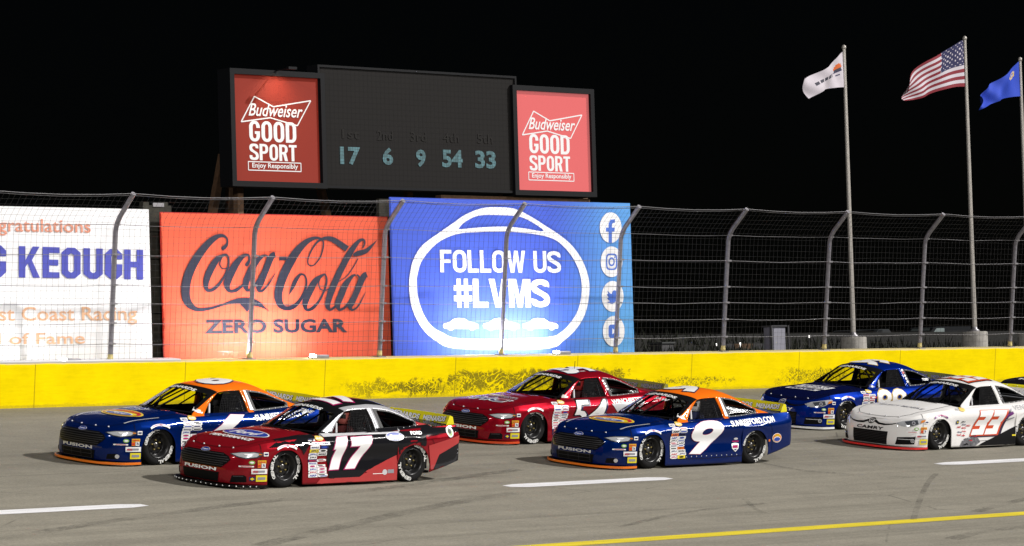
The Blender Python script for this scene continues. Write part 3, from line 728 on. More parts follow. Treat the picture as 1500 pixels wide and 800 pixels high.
def sign(x0, yb, x1, yt, m, lab):
    X0, Z0, X1, Z1 = rectm(x0, yb, x1, yt)
    p = spart('sign_panel', lambda b: b.box((X0,YS-.02,Z0),(X1,YS+.03,Z1), m)); p['label'] = lab
    spart('sign_frame', lambda b: frame(b, X0, Z0, X1, Z1, .13, FRM, YS-.10), p)
    def lett(b):
        W, H = X1-X0, Z1-Z0
        P = lambda a, c: (X0+W*a, Z0+H*(1-c))
        def st(pts, w):
            Q = [P(*q) for q in pts]
            for i, ((xa,za),(xb,zb)) in enumerate(zip(Q, Q[1:])):
                g = ribbon([(xa,za,w),(xb,zb,w)], 1); b.add([(q[0],YS-.026-.0008*i,q[1]) for q in g[0]], g[1], SW)
        # bow-tie outline
        st([(.085,.445),(.245,.20),(.46,.29),(.90,.215),(.735,.46),(.42,.395),(.085,.445),(.245,.20)], .03)
        g = fit(text2d('Budweiser', .012, .35), X0+W*.17, Z0+H*(1-.385), X0+W*.80, Z0+H*(1-.265)); b.add([(q[0]+.0,YS-.034,q[1]) for q in g[0]], g[1], SW)
        for s, c0, c1 in (('GOOD',.43,.625),('SPORT',.645,.80)):
            g = grot(s, X0+W*.175, Z0+H*(1-c1), X0+W*.72, Z0+H*(1-c0), .33, .15, .14); b.add([(q[0],YS-.026,q[1]) for q in g[0]], g[1], SW)
        g = fit(text2d('Enjoy Responsibly', .015), X0+W*.20, Z0+H*(1-.885), X0+W*.73, Z0+H*(1-.825)); b.add([(q[0],YS-.026,q[1]) for q in g[0]], g[1], SW)
        st([(.155,.815),(.765,.815),(.765,.895),(.155,.895),(.155,.815)], .022)
    SW = mat('sign_white', (.6,.6,.6), .6, emit=(1,1,1), estr=.25)
    spart('sign_lettering', lett, p)
    return p
SIGN1 = mat('red_sign_face', (.20,.022,.012), .7, emit=(.5,.05,.03), estr=.16, spec=.2); SIGN2 = mat('pink_red_sign_face', (.40,.05,.05), .7, emit=(1,.27,.27), estr=.37, spec=.2)
sign(343.5, 265, 465.5, 115.5, SIGN1, 'dull red drink sign left of the screen'); sign(757, 278.5, 861, 138.5, SIGN2, 'brightly backlit pinkish red drink sign right of the screen')
XL = at(405,120,YS)[0]; ZT = at(405,112,YS)[1]
spart('sign_lamp', lambda b: (b.box((XL-.2,YS-.72,ZT+.10),(XL+.05,YS-.62,ZT+.16), FRM), b.box((XL-.09,YS-.64,ZT+.115),(XL-.05,YS,ZT+.145), FRM)))
l = bpy.data.lights.new('sign_lamp_beam', 'SPOT'); l.energy = 48; l.spot_size = R(120); l.spot_blend = 1; l.color = (1,.72,.5); l.shadow_soft_size = .05
lo = bpy.data.objects.new('sign_lamp_beam', l); COL.objects.link(lo); lo.location = (XL-.07,YS-.62,ZT+.04); aim(lo, (0,.62,-.78))
def legs(b, xt, yt, xb, yb, Y, w=.17):
    a = at(xt, yt, Y); c = at(xb, yb, Y); k = (.3-a[1])/(c[1]-a[1]); xe = a[0]+(c[0]-a[0])*k
    b.add([(a[0]-w/2,Y,a[1]),(a[0]+w/2,Y,a[1]),(a[0]+w/2,Y+w,a[1]),(a[0]-w/2,Y+w,a[1]),(xe-w/2,Y,.3),(xe+w/2,Y,.3),(xe+w/2,Y+w,.3),(xe-w/2,Y+w,.3)],
          [(0,1,2,3),(7,6,5,4),(0,4,5,1),(1,5,6,2),(2,6,7,3),(3,7,4,0)], TIMBER)
for xt, yt, xb, yb, Y in ((352,262,353,320,YS+.4),(330,225,313,320,YS+1.6),(341,262,340,320,YS+1.7),(470,262,483,322,YS+1.6),(600,262,602,322,YS+1.6),(740,262,742,322,YS+.4),(836,262,838,322,YS+.4),(850,262,866,322,YS+1.6)):
    spart('post', lambda b: legs(b, xt, yt, xb, yb, Y))
spart('top_rail', lambda b: (b.box((at(345,107,YS)[0],YS+.38,at(345,106,YS)[1]),(at(440,107,YS)[0],YS+.5,at(345,106,YS)[1]+.09), TIMBER), b.box((at(757,133,YS)[0],YS+.38,at(757,131,YS)[1]-.02),(at(838,133,YS)[0],YS+.5,at(757,131,YS)[1]+.05), TIMBER)))
spart('bottom_rail', lambda b: b.box((at(650,290,YS)[0],YS+.1,at(650,290,YS)[1]-.02),(at(868,290,YS)[0],YS+.3,at(650,290,YS)[1]+.08), TIMBER))

# ---- flagpoles and flags
POLEM = mat('brushed_pole', (.50,.47,.43), .4, .35, noise=.08, nscale=5)
def flagpole(xb, ytop, Y, label, blkx=None, ybase=496):
    X, Zt = at(xb, ytop, Y); Zb = at(xb, ybase, Y)[1]
    e = empty('flagpole', (X, Y, Zb-1.2)); tag(e, label, 'flagpole', 'flagpoles behind the fence'); h = Zt-Zb+1.2
    b = MB(); b.tube([(0,0,1.2),(0,0,1.35),(0,0,h*.5),(0,0,h-.12)], [.072,.070,.060,.045], POLEM, 14); b.build('pole', e)
    b = MB(); b.lathe([(0,h-.12),(.05,h-.12),(.062,h-.09),(.062,h-.04),(.03,h),(0,h+.005)], POLEM, 14, 'Z'); b.build('cap', e)
    b = MB(); b.lathe([(0,1.199),(.15,1.199),(.14,1.24),(.08,1.28),(.074,1.34)], STEEL, 16, 'Z'); b.build('collar', e)
    b = MB(); b.lathe([(.355,-.3),(.365,0),(.365,1.17),(.35,1.198),(0,1.198)], CONC, 28, 'Z'); b.build('concrete_base', e)
    return e, X
p1, X1_ = flagpole(1236, 66, 8, 'leftmost silver flagpole carrying the white flag', ybase=494)
p2, X2_ = flagpole(1413, 53, 8, 'tall silver flagpole carrying the striped flag', ybase=486)
p3, X3_ = flagpole(1494, 84, 11, 'silver flagpole at the right edge carrying the blue flag', ybase=489)
def flag(name, Y, top, bot, label, paint, Xp, rip=.1, ph=0.0, nx=44, nz=26):
    """cloth between an upper and a lower edge (pixel polylines from the pole outwards)"""
    T = catmull([at(*p, Y) for p in top], 12); B_ = catmull([at(*p, Y) for p in bot], 12)
    def samp(P, s): k = s*(len(P)-1); i = min(int(k), len(P)-2); f = k-i; return P[i][0]*(1-f)+P[i+1][0]*f, P[i][1]*(1-f)+P[i+1][1]*f
    b = MB(); vs = []; uv = []
    sh = Xp-.06-T[0][0]
    for j in range(nz+1):
        for i in range(nx+1):
            s, tt = i/nx, j/nz; a = samp(T, s); c = samp(B_, s)
            x, z = a[0]*(1-tt)+c[0]*tt, a[1]*(1-tt)+c[1]*tt
            d = rip*s**.7*(math.sin(9*s-3.2*tt+ph)+.5*math.sin(17*s+4*tt+ph*2)); vs.append((x+sh*(1-s), Y+d-.3*s, z))
    for j in range(nz):
        for i in range(nx):
            k = j*(nx+1)+i; b.add([vs[k], vs[k+1], vs[k+nx+2], vs[k+nx+1]], [(0,1,2,3)], paint((i+.5)/nx, (j+.5)/nz), True)
    o = b.build(name); bm = bmesh.new(); bm.from_mesh(o.data); bmesh.ops.remove_doubles(bm, verts=bm.verts, dist=1e-5); bm.to_mesh(o.data); bm.free()
    relocate(o, vs[0]); tag(o, label, 'flag'); return o
def cloth2(name, c):
    m = mat(name, c, .8); return m
FW = cloth2('flag_white', (.54,.50,.55)); FR = cloth2('flag_red', (.20,.008,.02)); FN = cloth2('flag_navy', (.014,.015,.075)); FB = cloth2('flag_blue', (.012,.055,.50)); FO = cloth2('flag_orange', (.6,.12,.02)); FK = cloth2('flag_black', (.04,.04,.06)); FY = cloth2('flag_gold', (.6,.42,.05))
def white_paint(s, t):
    e = math.hypot((s-.24)/.13, (t-.42)/.19)
    if e < 1:
        if t < .38: return FO
        if t < .45: return FK if .14 < s < .34 else FW
        return FN if int((t-.45)*28) % 2 == 0 else FW
    if abs(t-.50) < .06 and .40 < s < .84 and int(s*44) % 4: return FK
    return FW
flag('flag', 8, [(1236,76),(1220,88),(1196,105),(1165,118)], [(1238,128),(1222,129),(1200,133),(1173,146)], 'white flag with a round emblem and small dark writing', white_paint, X1_, .09, .4)
random.seed(5)
def us_paint(s, t):
    if s < .40 and t < 7/13:
        i, j = s/.40*11, t/(7/13)*9
        if (int(i)+int(j)) % 2 == 0 and abs(i-int(i)-.5) < .22 and abs(j-int(j)-.5) < .24: return FW
        return FN
    return FR if int(t*13) % 2 == 0 else FW
flag('flag', 8, [(1412,58),(1395,67),(1372,79),(1348,92),(1328,112),(1316,137)], [(1414,127),(1396,128),(1372,134),(1348,142),(1330,147),(1313,149)], 'red and white striped flag with starry navy corner', us_paint, X2_, .12, 1.1, 66, 52)
def nv_paint(s, t):
    e = math.hypot((s-.22)/.09, (t-.26)/.12)
    if .55 < e < 1: return FY if int((s+t)*60) % 3 else FW
    if e < .3: return FW
    return FB
flag('flag', 11, [(1494,90),(1478,102),(1458,118),(1440,128),(1421,142)], [(1496,141),(1478,143),(1458,148),(1442,154),(1429,162)], 'royal blue flag with small gold emblem near the pole', nv_paint, X3_, .15, 2.2)

# ---- what stands in the dark beyond the fence
GRAYP = mat('grey_cabinet_paint', (.16,.16,.20), .5, noise=.1); DG = mat('dark_grey_metal', (.03,.03,.034), .6)
YC = 4.0; X0, Z0, X1, Z1 = pbox(1132, 513, 1150, 477, YC)
cab = empty('utility_cabinet', ((X0+X1)/2, YC, Z0-.9)); tag(cab, 'grey metal utility cabinet between two thin posts behind the fence', 'cabinet')
hx = (X1-X0)/2; hz = Z1-Z0+.9
b = MB(); b.box((-hx,0,0),(hx,.3,hz-.03), GRAYP, .01); b.build('body', cab)
b = MB(); b.box((-hx-.03,-.04,hz-.03),(hx+.03,.33,hz+.01), DG); b.build('top', cab)
b = MB(); b.box((-hx+.04,-.012,.3),(hx-.02,-.001,hz-.07), mat('pale_grey_paint', (.26,.26,.31), .5)); d = b.build('door', cab)
for s in (-1, 1):
    b = MB(); b.box((s*(hx+.07)-.018,-.06,0),(s*(hx+.07)+.018,-.02,hz+.01), DG); b.build('post', cab)
PCG = mat('pale_glass', (.30,.36,.36), .2); 
def parked(px0, px1, ybot, ytop, Y, m, gm, label, van=False):
    X0, Z0, X1, Z1 = pbox(px0, ybot, px1, ytop, Y); L, H = X1-X0, Z1-Z0
    e = empty('parked_van' if van else 'parked_car', ((X0+X1)/2, Y, Z0)); tag(e, label, 'van' if van else 'car')
    P = [(-.5,.18),(-.5,.5),(-.36,.55),(-.22,.95),(-.16,1),(.25,1),(.38,.62),(.5,.58),(.5,.18)] if not van else [(-.5,.12),(-.5,.5),(-.40,.56),(-.27,.96),(-.2,1),(.5,1),(.5,.12)]
    b = MB(); n = len(P); W = 1.7
    b.add([(x*L,0,z*H) for x, z in P]+[(x*L,W,z*H) for x, z in P], [tuple(range(n)), tuple(range(2*n-1,n-1,-1))]+[(i,i+n,(i+1)%n+n,(i+1)%n) for i in range(n)], m); b.build('body', e)
    b = MB(); q = [(-.33,.60),(-.21,.93),(-.05,.93),(-.05,.60)]; b.add([(x*L,-.012,z*H) for x, z in q], [(0,1,2,3)], gm)
    b.add([(-.385*L,.15,.58*H),(-.385*L,W-.15,.58*H),(-.28*L,W-.2,.94*H),(-.28*L,.2,.94*H)], [(0,1,2,3)], gm); b.build('window', e)
    for sx in (-.3, .3):
        b = MB(); b.lathe([(0,-.02),(.16*H,-.02),(.2*H,0),(.2*H,.2),(0,.2)], RUBBER, 18, 'Y', (sx*L,0,.18*H)); b.build('wheel', e)
    return e
DK = mat('dark_car_paint', (.015,.017,.02), .35); DK2 = mat('dim_silver_paint', (.05,.055,.06), .4)
parked(1352, 1422, 512, 478, 66, DK, PCG, 'dark parked van with pale windscreen on the dark slope', True)
parked(1278, 1310, 497, 482, 70, DK2, DK, 'dim silver car parked far off beyond the green verge')
parked(1246, 1276, 497, 483, 72, DK2, DK, 'dim silver car parked beside the leftmost flagpole base')
b = MB(); X0, Z0, X1, Z1 = pbox(970, 520, 987, 503, 30)
b.box((X0,30,Z0-.5),(X1,30.6,Z1), DG, .03); b.box((X0-.03,29.95,Z1-.002),(X1+.03,30.65,Z1+.05), mat('grey_bin_lid', (.06,.065,.065), .6)); o = relocate(b.build('waste_bin'), ((X0+X1)/2,30,Z0-.5)); tag(o, 'dark grey bin with overhanging lid just right of the blue banner', 'bin')
b = MB(); X0, Z0, X1, Z1 = pbox(1062, 515, 1131, 503, 36)
n = 5
for i in range(n):
    mm = [DG, mat('rust_panel', (.10,.05,.02), .8), mat('rust_panel', (.1,.05,.02), .8), DG, DK2][i]
    b.box((X0+(X1-X0)*i/n+.02,36,Z0-1),(X0+(X1-X0)*(i+1)/n-.02,36.1,Z1), mm)
b.box((X0,36.1,Z1-.1),(X1,36.2,Z1-.02), DG); o = relocate(b.build('panel_fence'), ((X0+X1)/2,36,Z0-1)); tag(o, 'low fence of rusty and grey panels left of the grey cabinet', 'panel fence')
GLOW = mat('distant_lamp', (1,1,1), .5, emit=(1,.97,.9), estr=1.2)
for (x_, y_, hh, lab) in ((1049,505,.10,'tiny white lamp on a short post left of the rusty panels'),(1084,506,.22,'small upright white lamp in front of the rusty panels'),(1185,493,.10,'tiny white lamp high up right of the grey cabinet')):
    X, Z = at(x_, y_, 34); e = empty('distant_lamp', (X,34,Z-1.4)); tag(e, lab, 'lamp', 'tiny lamps beyond the fence')
    b = MB(); b.box((-.02,0,0),(.02,.04,1.4), DG); b.build('post', e); b = MB(); b.box((-.035,-.02,1.4-hh/2),(.035,.0,1.4+hh/2), GLOW, .01); b.build('bulb', e)
# rough grass verge
GM = mat('verge_grass', (.009,.012,.004), .9); random.seed(11); b = MB()
for i in range(5200):
    X = random.uniform(66, 108); y = random.uniform(9, 50)
    z = .2+(.7*(y-3)/11 if y < 14 else .7+(zt*.45-.9)*(y-14)/16 if y < 30 else .7+(zt*.45-.9)+(zt*.4)*(y-30)/20)
    h = random.uniform(.15,.5); a = random.uniform(0,6.3); s = .05
    b.add([(X-s*math.cos(a),y-s*math.sin(a),z-.1),(X+s*math.cos(a),y+s*math.sin(a),z-.1),(X+random.uniform(-.2,.2),y+random.uniform(-.2,.2),z+h)], [(0,1,2)], GM)
tag(b.build('grass'), 'dim rough grass on the verge beyond the fence', 'grass', kind='stuff')
# ---------------------------------------------------------------- stock cars
# car frame: x forward (front axle 0, rear axle -2.667), y to the driver's left, z up
def pchip(xs, ys, x):
    n = len(xs)
    if x <= xs[0]: return ys[0]
    if x >= xs[-1]: return ys[-1]
    i = next(k for k in range(n-1) if xs[k] <= x <= xs[k+1])
    d = [(ys[k+1]-ys[k])/(xs[k+1]-xs[k]) for k in range(n-1)]
    def sl(k):
        if k == 0: return d[0]
        if k == n-1: return d[-1]
        return 0 if d[k-1]*d[k] <= 0 else 2*d[k-1]*d[k]/(d[k-1]+d[k])
    h = xs[i+1]-xs[i]; t = (x-xs[i])/h
    return (2*t**3-3*t*t+1)*ys[i]+(t**3-2*t*t+t)*h*sl(i)+(-2*t**3+3*t*t)*ys[i+1]+(t**3-t*t)*h*sl(i+1)
PLAN = [(1.0,0),(.995,.25),(.965,.48),(.89,.68),(.75,.825),(.57,.905),(.365,.94),(0,.955),(-.345,.95),(-1.0,.945),(-1.7,.945),(-2.315,.95),(-2.667,.955),(-3.02,.945),(-3.3,.932),(-3.53,.912),(-3.68,.882),(-3.735,.76),(-3.755,.35),(-3.76,0)]
# per control station: z of rows r0..r4, inset of rows r0..r4 (positive = towards the car)
Zr = {0:(.075,.20,.38,.50,.565), 2:(.075,.20,.38,.50,.575), 3:(.075,.20,.38,.51,.60), 4:(.07,.21,.40,.53,.635), 5:(.06,.23,.43,.57,.68), 6:(.05,.24,.45,.62,.72), 7:(.05,.25,.46,.655,.75),
      8:(.05,.25,.46,.655,.772), 9:(.045,.25,.46,.66,.80), 10:(.045,.25,.46,.67,.825), 11:(.05,.26,.48,.69,.85), 12:(.05,.28,.50,.70,.87), 13:(.155,.32,.53,.72,.885), 14:(.22,.36,.55,.735,.895), 15:(.28,.41,.58,.75,.905), 16:(.325,.44,.60,.76,.91), 17:(.34,.45,.61,.765,.915), 19:(.34,.45,.61,.77,.92)}
Ir = {0:(.03,.0,.01,.045,.13), 3:(.02,.0,.01,.04,.115), 5:(.005,.0,.005,.025,.085), 7:(.0,-.005,.0,.012,.085), 9:(-.006,.008,.036,.0,.095), 10:(-.006,.010,.040,.0,.105), 12:(0,-.005,.0,.0,.12), 14:(.005,0,.0,.0,.11), 16:(.0,-.005,.0,.0,.06), 19:(.0,.0,.0,.0,.03)}
def tab(T, r): ks = sorted(T); return [float(k) for k in ks], [T[k][r] for k in ks]
ZT_ = [tab(Zr, r) for r in range(5)]; IT_ = [tab(Ir, r) for r in range(5)]
def plan(s):
    i = min(int(s), len(PLAN)-2); t = s-i
    p = [PLAN[max(i-1,0)] if i > 0 else (PLAN[1][0],-PLAN[1][1]), PLAN[i], PLAN[i+1], PLAN[i+2] if i+2 < len(PLAN) else (PLAN[-2][0],-PLAN[-2][1])]
    f = lambda a,b,c,d: .5*(2*b+(c-a)*t+(2*a-5*b+4*c-d)*t*t+(3*b-a-3*c+d)*t**3)
    g = lambda a,b,c,d: .5*((c-a)+2*(2*a-5*b+4*c-d)*t+3*(3*b-a-3*c+d)*t*t)
    x, y = f(*[q[0] for q in p]), f(*[q[1] for q in p]); dx, dy = g(*[q[0] for q in p]), g(*[q[1] for q in p])
    l = math.hypot(dx, dy) or 1
    return x, y, -dy/l, dx/l            # normal towards the car's middle
ARCH = {6:(0.01,.355), 11:(-2.667,.352)}
def columns():
    """stations: (s, arch point or None)"""
    out = []
    for i in range(len(PLAN)-1):
        if i in (6, 7, 11, 12): continue
        n = {0:4,1:4,2:4,3:4,4:3,5:4,8:9,9:9,10:9}.get(i, 4)
        for k in range(n): out.append((i+k/n, None))
        if i in (5, 10):
            c, rr = ARCH[i+1]; n = 22
            out.append((i+1.0, (c+rr, None)))
            for k in range(n+1):
                th = math.pi*k/n; out.append((i+1+2*k/n, (c+rr*math.cos(th), .265+rr*math.sin(th))))
            out.append((i+3.0, (c-rr, None)))
    out.append((19.0, None)); return out
COLS = columns()
def row_pt(s, r, camry=False):
    x, y, nx, ny = plan(s); z = pchip(*ZT_[r], s); q = pchip(*IT_[r], s)
    return Vector((x+nx*q, max(0, y+ny*q) if s > 0 and s < 19 else 0, z))
def side_column(s, arch):
    P = [row_pt(s, r) for r in range(5)]
    if arch:
        ax, az = arch
        if az is None: P[0] = Vector((ax, P[0].y, P[0].z))
        else:
            z0 = min(az, P[3].z-.045); P[0] = Vector((ax, P[0].y-.0, z0))
            for r in (1, 2):
                t = max((P[r].z-z0)/(P[3].z-z0), r/3.4); P[r] = P[0].lerp(P[3], t*1.0); 
    return P
SUBR = 4
def dense_rows(P):
    Q = catmull([tuple(p) for p in P], SUBR); return [Vector(q) for q in Q]
def smooth01(t): t = max(0, min(1, t)); return t*t*(3-2*t)
# greenhouse control net: rows g0..g6 (half), stations W0 W1 W2 R1 R2 R3 Q D
GH = [
 [(-.72,.845,.785),(-.77,.785,.815),(-.785,.765,.825),(-.80,.745,.835),(-.71,.60,.845),(-.57,.32,.86),(-.51,0,.865)],
 [(-.86,.845,.79),(-.90,.78,.825),(-.955,.735,.90),(-1.09,.685,1.00),(-1.02,.55,1.03),(-.90,.29,1.05),(-.86,0,1.06)],
 [(-1.0,.845,.795),(-1.04,.775,.83),(-1.20,.695,1.00),(-1.43,.605,1.165),(-1.37,.50,1.205),(-1.27,.27,1.24),(-1.23,0,1.25)],
 [(-2.0,.835,.83),(-1.985,.77,.845),(-1.95,.69,1.02),(-1.90,.60,1.20),(-1.90,.50,1.26),(-1.90,.27,1.312),(-1.90,0,1.325)],
 [(-2.12,.835,.835),(-2.095,.77,.85),(-2.055,.69,1.02),(-2.01,.60,1.20),(-2.02,.50,1.26),(-2.03,.27,1.312),(-2.04,0,1.323)],
 [(-2.45,.83,.85),(-2.44,.765,.865),(-2.42,.69,1.01),(-2.40,.615,1.145),(-2.38,.51,1.215),(-2.33,.27,1.275),(-2.31,0,1.29)],
 [(-2.86,.82,.872),(-2.87,.745,.90),(-2.875,.725,.935),(-2.88,.695,.975),(-2.83,.57,1.035),(-2.79,.29,1.085),(-2.77,0,1.10)],
 [(-3.20,.80,.885),(-3.20,.735,.90),(-3.20,.71,.905),(-3.20,.68,.912),(-3.15,.56,.925),(-3.10,.3,.937),(-3.08,0,.94)],
]
GSUB_R, GSUB_C = 4, [4,4,8,2,4,6,5]
def cat1(a,b,c,d,t): return .5*(2*b+(c-a)*t+(2*a-5*b+4*c-d)*t*t+(3*b-a-3*c+d)*t**3)
def greenhouse_net():
    rows = []
    for st in GH: 
        st2 = st+[(st[5][0],-st[5][1],st[5][2])]
        out = []
        for i in range(6):
            p0, p1, p2, p3 = st2[max(i-1,0)], st2[i], st2[i+1], st2[min(i+2,7)]
            if i == 3: p0 = p1            # keep the drip rail crisp
            if i == 2: p3 = p2
            for k in range(GSUB_R): out.append(tuple(cat1(a,b,c,d,k/GSUB_R) for a,b,c,d in zip(p0,p1,p2,p3)))
        out.append(st[6]); rows.append(out)
    net = []; n = len(rows)
    for i in range(n-1):
        for k in range(GSUB_C[i]):
            t = k/GSUB_C[i]; p0, p1, p2, p3 = rows[max(i-1,0)], rows[i], rows[i+1], rows[min(i+2,n-1)]
            # monotone-ish: damp overshoot where stations are unevenly spaced
            line = []
            for a,b,c,d in zip(p0,p1,p2,p3):
                l1 = math.dist(b,c) or 1e-6; la = math.dist(a,b) or l1; lb = math.dist(c,d) or l1
                out = []
                for u in range(3):
                    m1 = (c[u]-a[u])*l1/(l1+la) if a != b else (c[u]-b[u]); m2 = (d[u]-b[u])*l1/(l1+lb) if c != d else (c[u]-b[u])
                    h = (2*t**3-3*t*t+1)*b[u]+(t**3-2*t*t+t)*m1+(-2*t**3+3*t*t)*c[u]+(t**3-t*t)*m2; out.append(h)
                line.append(tuple(out))
            net.append((i+t, line))
    net.append((float(n-1), rows[-1])); return net
def mirror(P): return Vector((P[0], -P[1], P[2]))

def car_shell():
    """geometry shared by all cars: dict region -> (verts, faces)"""
    reg = {}
    def addq(name, quads):
        vs, fs = reg.setdefault(name, ([], []))
        for q in quads:
            k = len(vs); vs += [Vector(p) for p in q]; fs.append(tuple(range(k, k+len(q))))
    side = [dense_rows(side_column(s, a)) for s, a in COLS]
    for (c0, c1), ((s0, _), (s1, _)) in zip(zip(side, side[1:]), zip(COLS, COLS[1:])):
        for j in range(len(c0)-1):
            q = [c0[j], c1[j], c1[j+1], c0[j+1]]
            addq('side', [q[::-1]]); addq('side', [[mirror(p) for p in q]])
    # hood
    top = [(s, c[-1]) for (s, a), c in zip(COLS, side)]
    hood = [(s, p) for s, p in top if p.x > -.80]; NX = 14
    def hood_line(s, p):
        out = []; t0 = smooth01((.93-p.x)/1.6)
        for k in range(NX+1):
            t = 1-2*k/NX; a = abs(t)
            crown = (.018+.055*t0)*(1-a**2.2)*min(1, p.y/.5) + .012*t0*math.exp(-((a-.55)/.14)**2)
            bx = .26*smooth01((.2-p.x)/1.0)*(1-a*a)
            out.append(Vector((p.x+bx, p.y*t, p.z+crown)))
        return out
    H = [hood_line(s, p) for s, p in hood]
    for a, b_ in zip(H, H[1:]):
        for k in range(NX): addq('hood', [[a[k], b_[k], b_[k+1], a[k+1]][::-1]])
    deck = [(s, p) for s, p in top if p.x < -3.12]
    def deck_line(p): return [Vector((p.x, p.y*(1-2*k/NX), p.z+.02*(1-(1-2*k/NX)**2)*min(1,p.y/.4))) for k in range(NX+1)]
    Dk = [deck_line(p) for s, p in deck]
    for a, b_ in zip(Dk, Dk[1:]):
        for k in range(NX): addq('deck', [[a[k], b_[k], b_[k+1], a[k+1]][::-1]])
    net = greenhouse_net(); g = GSUB_R
    for (s0, a), (s1, b_) in zip(net, net[1:]):
        sm = (s0+s1)/2
        for j in range(6*g):
            q = [a[j], b_[j], b_[j+1], a[j+1]]
            jm = (j+.5)/g
            if sm < 2 and jm > 3: name = 'windshield'
            elif 2 < sm < 3 and 1 < jm < 3: name = 'door_window'
            elif 4 < sm < 6 and 1 < jm < 3: name = 'quarter_window'
            elif 5.25 < sm < 6.75 and jm > 4: name = 'rear_window'
            elif 3 < jm < 4 and 2 < sm < 6: name = 'rail'
            elif jm > 3 and sm > 2: name = 'roof'
            elif sm < 2 : name = 'a_pillar'
            elif 3 < sm < 4: name = 'b_pillar'
            elif jm < 1: name = 'sill'
            else: name = 'c_pillar'
            addq(name, [q[::-1]]); addq(name+('_right' if name in ('door_window','quarter_window') else ''), [[mirror(p) for p in q]])
    # closing strips down to the body sides
    for (s0, a), (s1, b_) in zip(net, net[1:]):
        for f in (lambda p: Vector(p), mirror):
            p, q = f(a[0]), f(b_[0]); sgn = 1 if p.y > 0 else -1
            addq('sill', [[p, q, q+Vector((0,sgn*.02,-.05)), p+Vector((0,sgn*.02,-.05))][::sgn]])
    return reg
SHELL = car_shell()
PAINTED = ('side','hood','deck','roof','rail','a_pillar','b_pillar','sill','c_pillar')
def bvh_of(names):
    vs = []; fs = []
    for n in names:
        k = len(vs); vs += SHELL[n][0]; fs += [tuple(i+k for i in f) for f in SHELL[n][1]]
    return BVHTree.FromPolygons(vs, fs)
BODY_BVH = bvh_of(PAINTED+('windshield','quarter_window','rear_window'))

def project(b, g, frame, m, lay=1, cell=.055, bvh=None):
    """lay a flat shape on the car. frame = (origin, U, V): shape x,y -> origin+U*x+V*y, looking along -(UxV)"""
    o, U, V = [Vector(q) for q in frame]; N = U.cross(V).normalized()
    bm = bmesh.new(); vv = [bm.verts.new((p[0], p[1], 0)) for p in g[0]]
    for f in g[1]:
        try: bm.faces.new([vv[i] for i in f])
        except ValueError: pass
    bmesh.ops.remove_doubles(bm, verts=bm.verts, dist=1e-5)
    xs = [p[0] for p in g[0]]; ys = [p[1] for p in g[0]]
    for a, lo, hi in ((0, min(xs), max(xs)), (1, min(ys), max(ys))):
        k = math.floor(lo/cell)+1
        while k*cell < hi:
            pl = [0,0,0]; pl[a] = k*cell; no = [0,0,0]; no[a] = 1
            bmesh.ops.bisect_plane(bm, geom=bm.verts[:]+bm.edges[:]+bm.faces[:], plane_co=pl, plane_no=no); k += 1
    bad = []
    for v in bm.verts:
        p = o+U*v.co.x+V*v.co.y
        hit, n, i, d = (bvh or BODY_BVH).ray_cast(p+N*.9, -N, 1.9)
        if hit is None: bad.append(v); v.co = p
        else:
            if n.dot(N) < 0: n = -n
            v.co = hit+n*(.004+.0026*lay)
    if bad: bmesh.ops.delete(bm, geom=bad, context='VERTS')
    b.bm(bm, m, True)
def SIDE(): return ((0,.9,0), (-1,0,0), (0,0,1))               # shape coords: (-x, z)
def FRONT(): return ((.9,0,0), (0,1,0), (0,0,1))               # (y, z)
def TOP(): return ((0,0,1.2), (0,1,0), (-1,0,0))               # read from the front: (y, -x)
def CORNER(a=50):                                              # front corner, seen at a degrees from straight ahead
    A = R(a); return ((.55*math.cos(A)+.25, .62*math.sin(A)+.25, 0), (-math.sin(A), math.cos(A), 0), (0,0,1))
def ft(s, x0, z0, x1, z1, bold=.03, shear=0.0, ref=None, space=1.0):
    return fit(text2d(s, bold, shear, 3, space), x0, z0, x1, z1, text2d(ref[0], ref[1], shear, 3, space) if ref else None)
def poly(P): return loops2d([P]) if len(P) > 4 else (P, [tuple(range(len(P)))])

def paint(name, c, metal=.0, flake=True):
    m = mat('paint_'+name, c, .32, metal, coat=.5, spec=.0); t = NT(m); p = t.obj()
    n = t.noise(p, 3.5, 5, .6); t.put(t.b.inputs['Roughness'], t.ramp(n, .3, .7, .30, .42))
    xx, yy, zz = t.xyz(p)
    grime = t.math('MULTIPLY', t.ramp(zz, .05, .35, .10, 0), t.ramp(t.noise(p, 9, 6, .65), .35, .65))
    t.put(t.b.inputs['Base Color'], t.mix(grime, c, (.02,.018,.016)))
    return m
P_RED = paint('red', (.22,.006,.012), .25); P_CRIM = paint('crimson', (.24,.004,.012), .35); P_NAVY = paint('navy', (.0004,.011,.095), .32); P_ORANGE = paint('orange', (.78,.15,.008))
P_BLACK = paint('black', (.009,.009,.011)); P_WHITE = paint('white', (.72,.71,.70)); P_BLUE = paint('royal_blue', (.0005,.014,.17), .34); P_DEEP = paint('deep_navy', (.003,.005,.035)); P_LIME = paint('lime', (.74,.66,.02)); P_LIT_CORAL = paint('lit_coral_red', (.40,.045,.045))
GLASS = bpy.data.materials.new('clear_glass'); GLASS.use_nodes = True
nt = GLASS.node_tree; nt.nodes.clear(); out = nt.nodes.new('ShaderNodeOutputMaterial'); mx = nt.nodes.new('ShaderNodeMixShader'); tr = nt.nodes.new('ShaderNodeBsdfTransparent'); gl = nt.nodes.new('ShaderNodeBsdfGlossy'); fr = nt.nodes.new('ShaderNodeFresnel')
tr.inputs[0].default_value = (.72,.74,.76,1); gl.inputs['Roughness'].default_value = .06; fr.inputs[0].default_value = 1.42
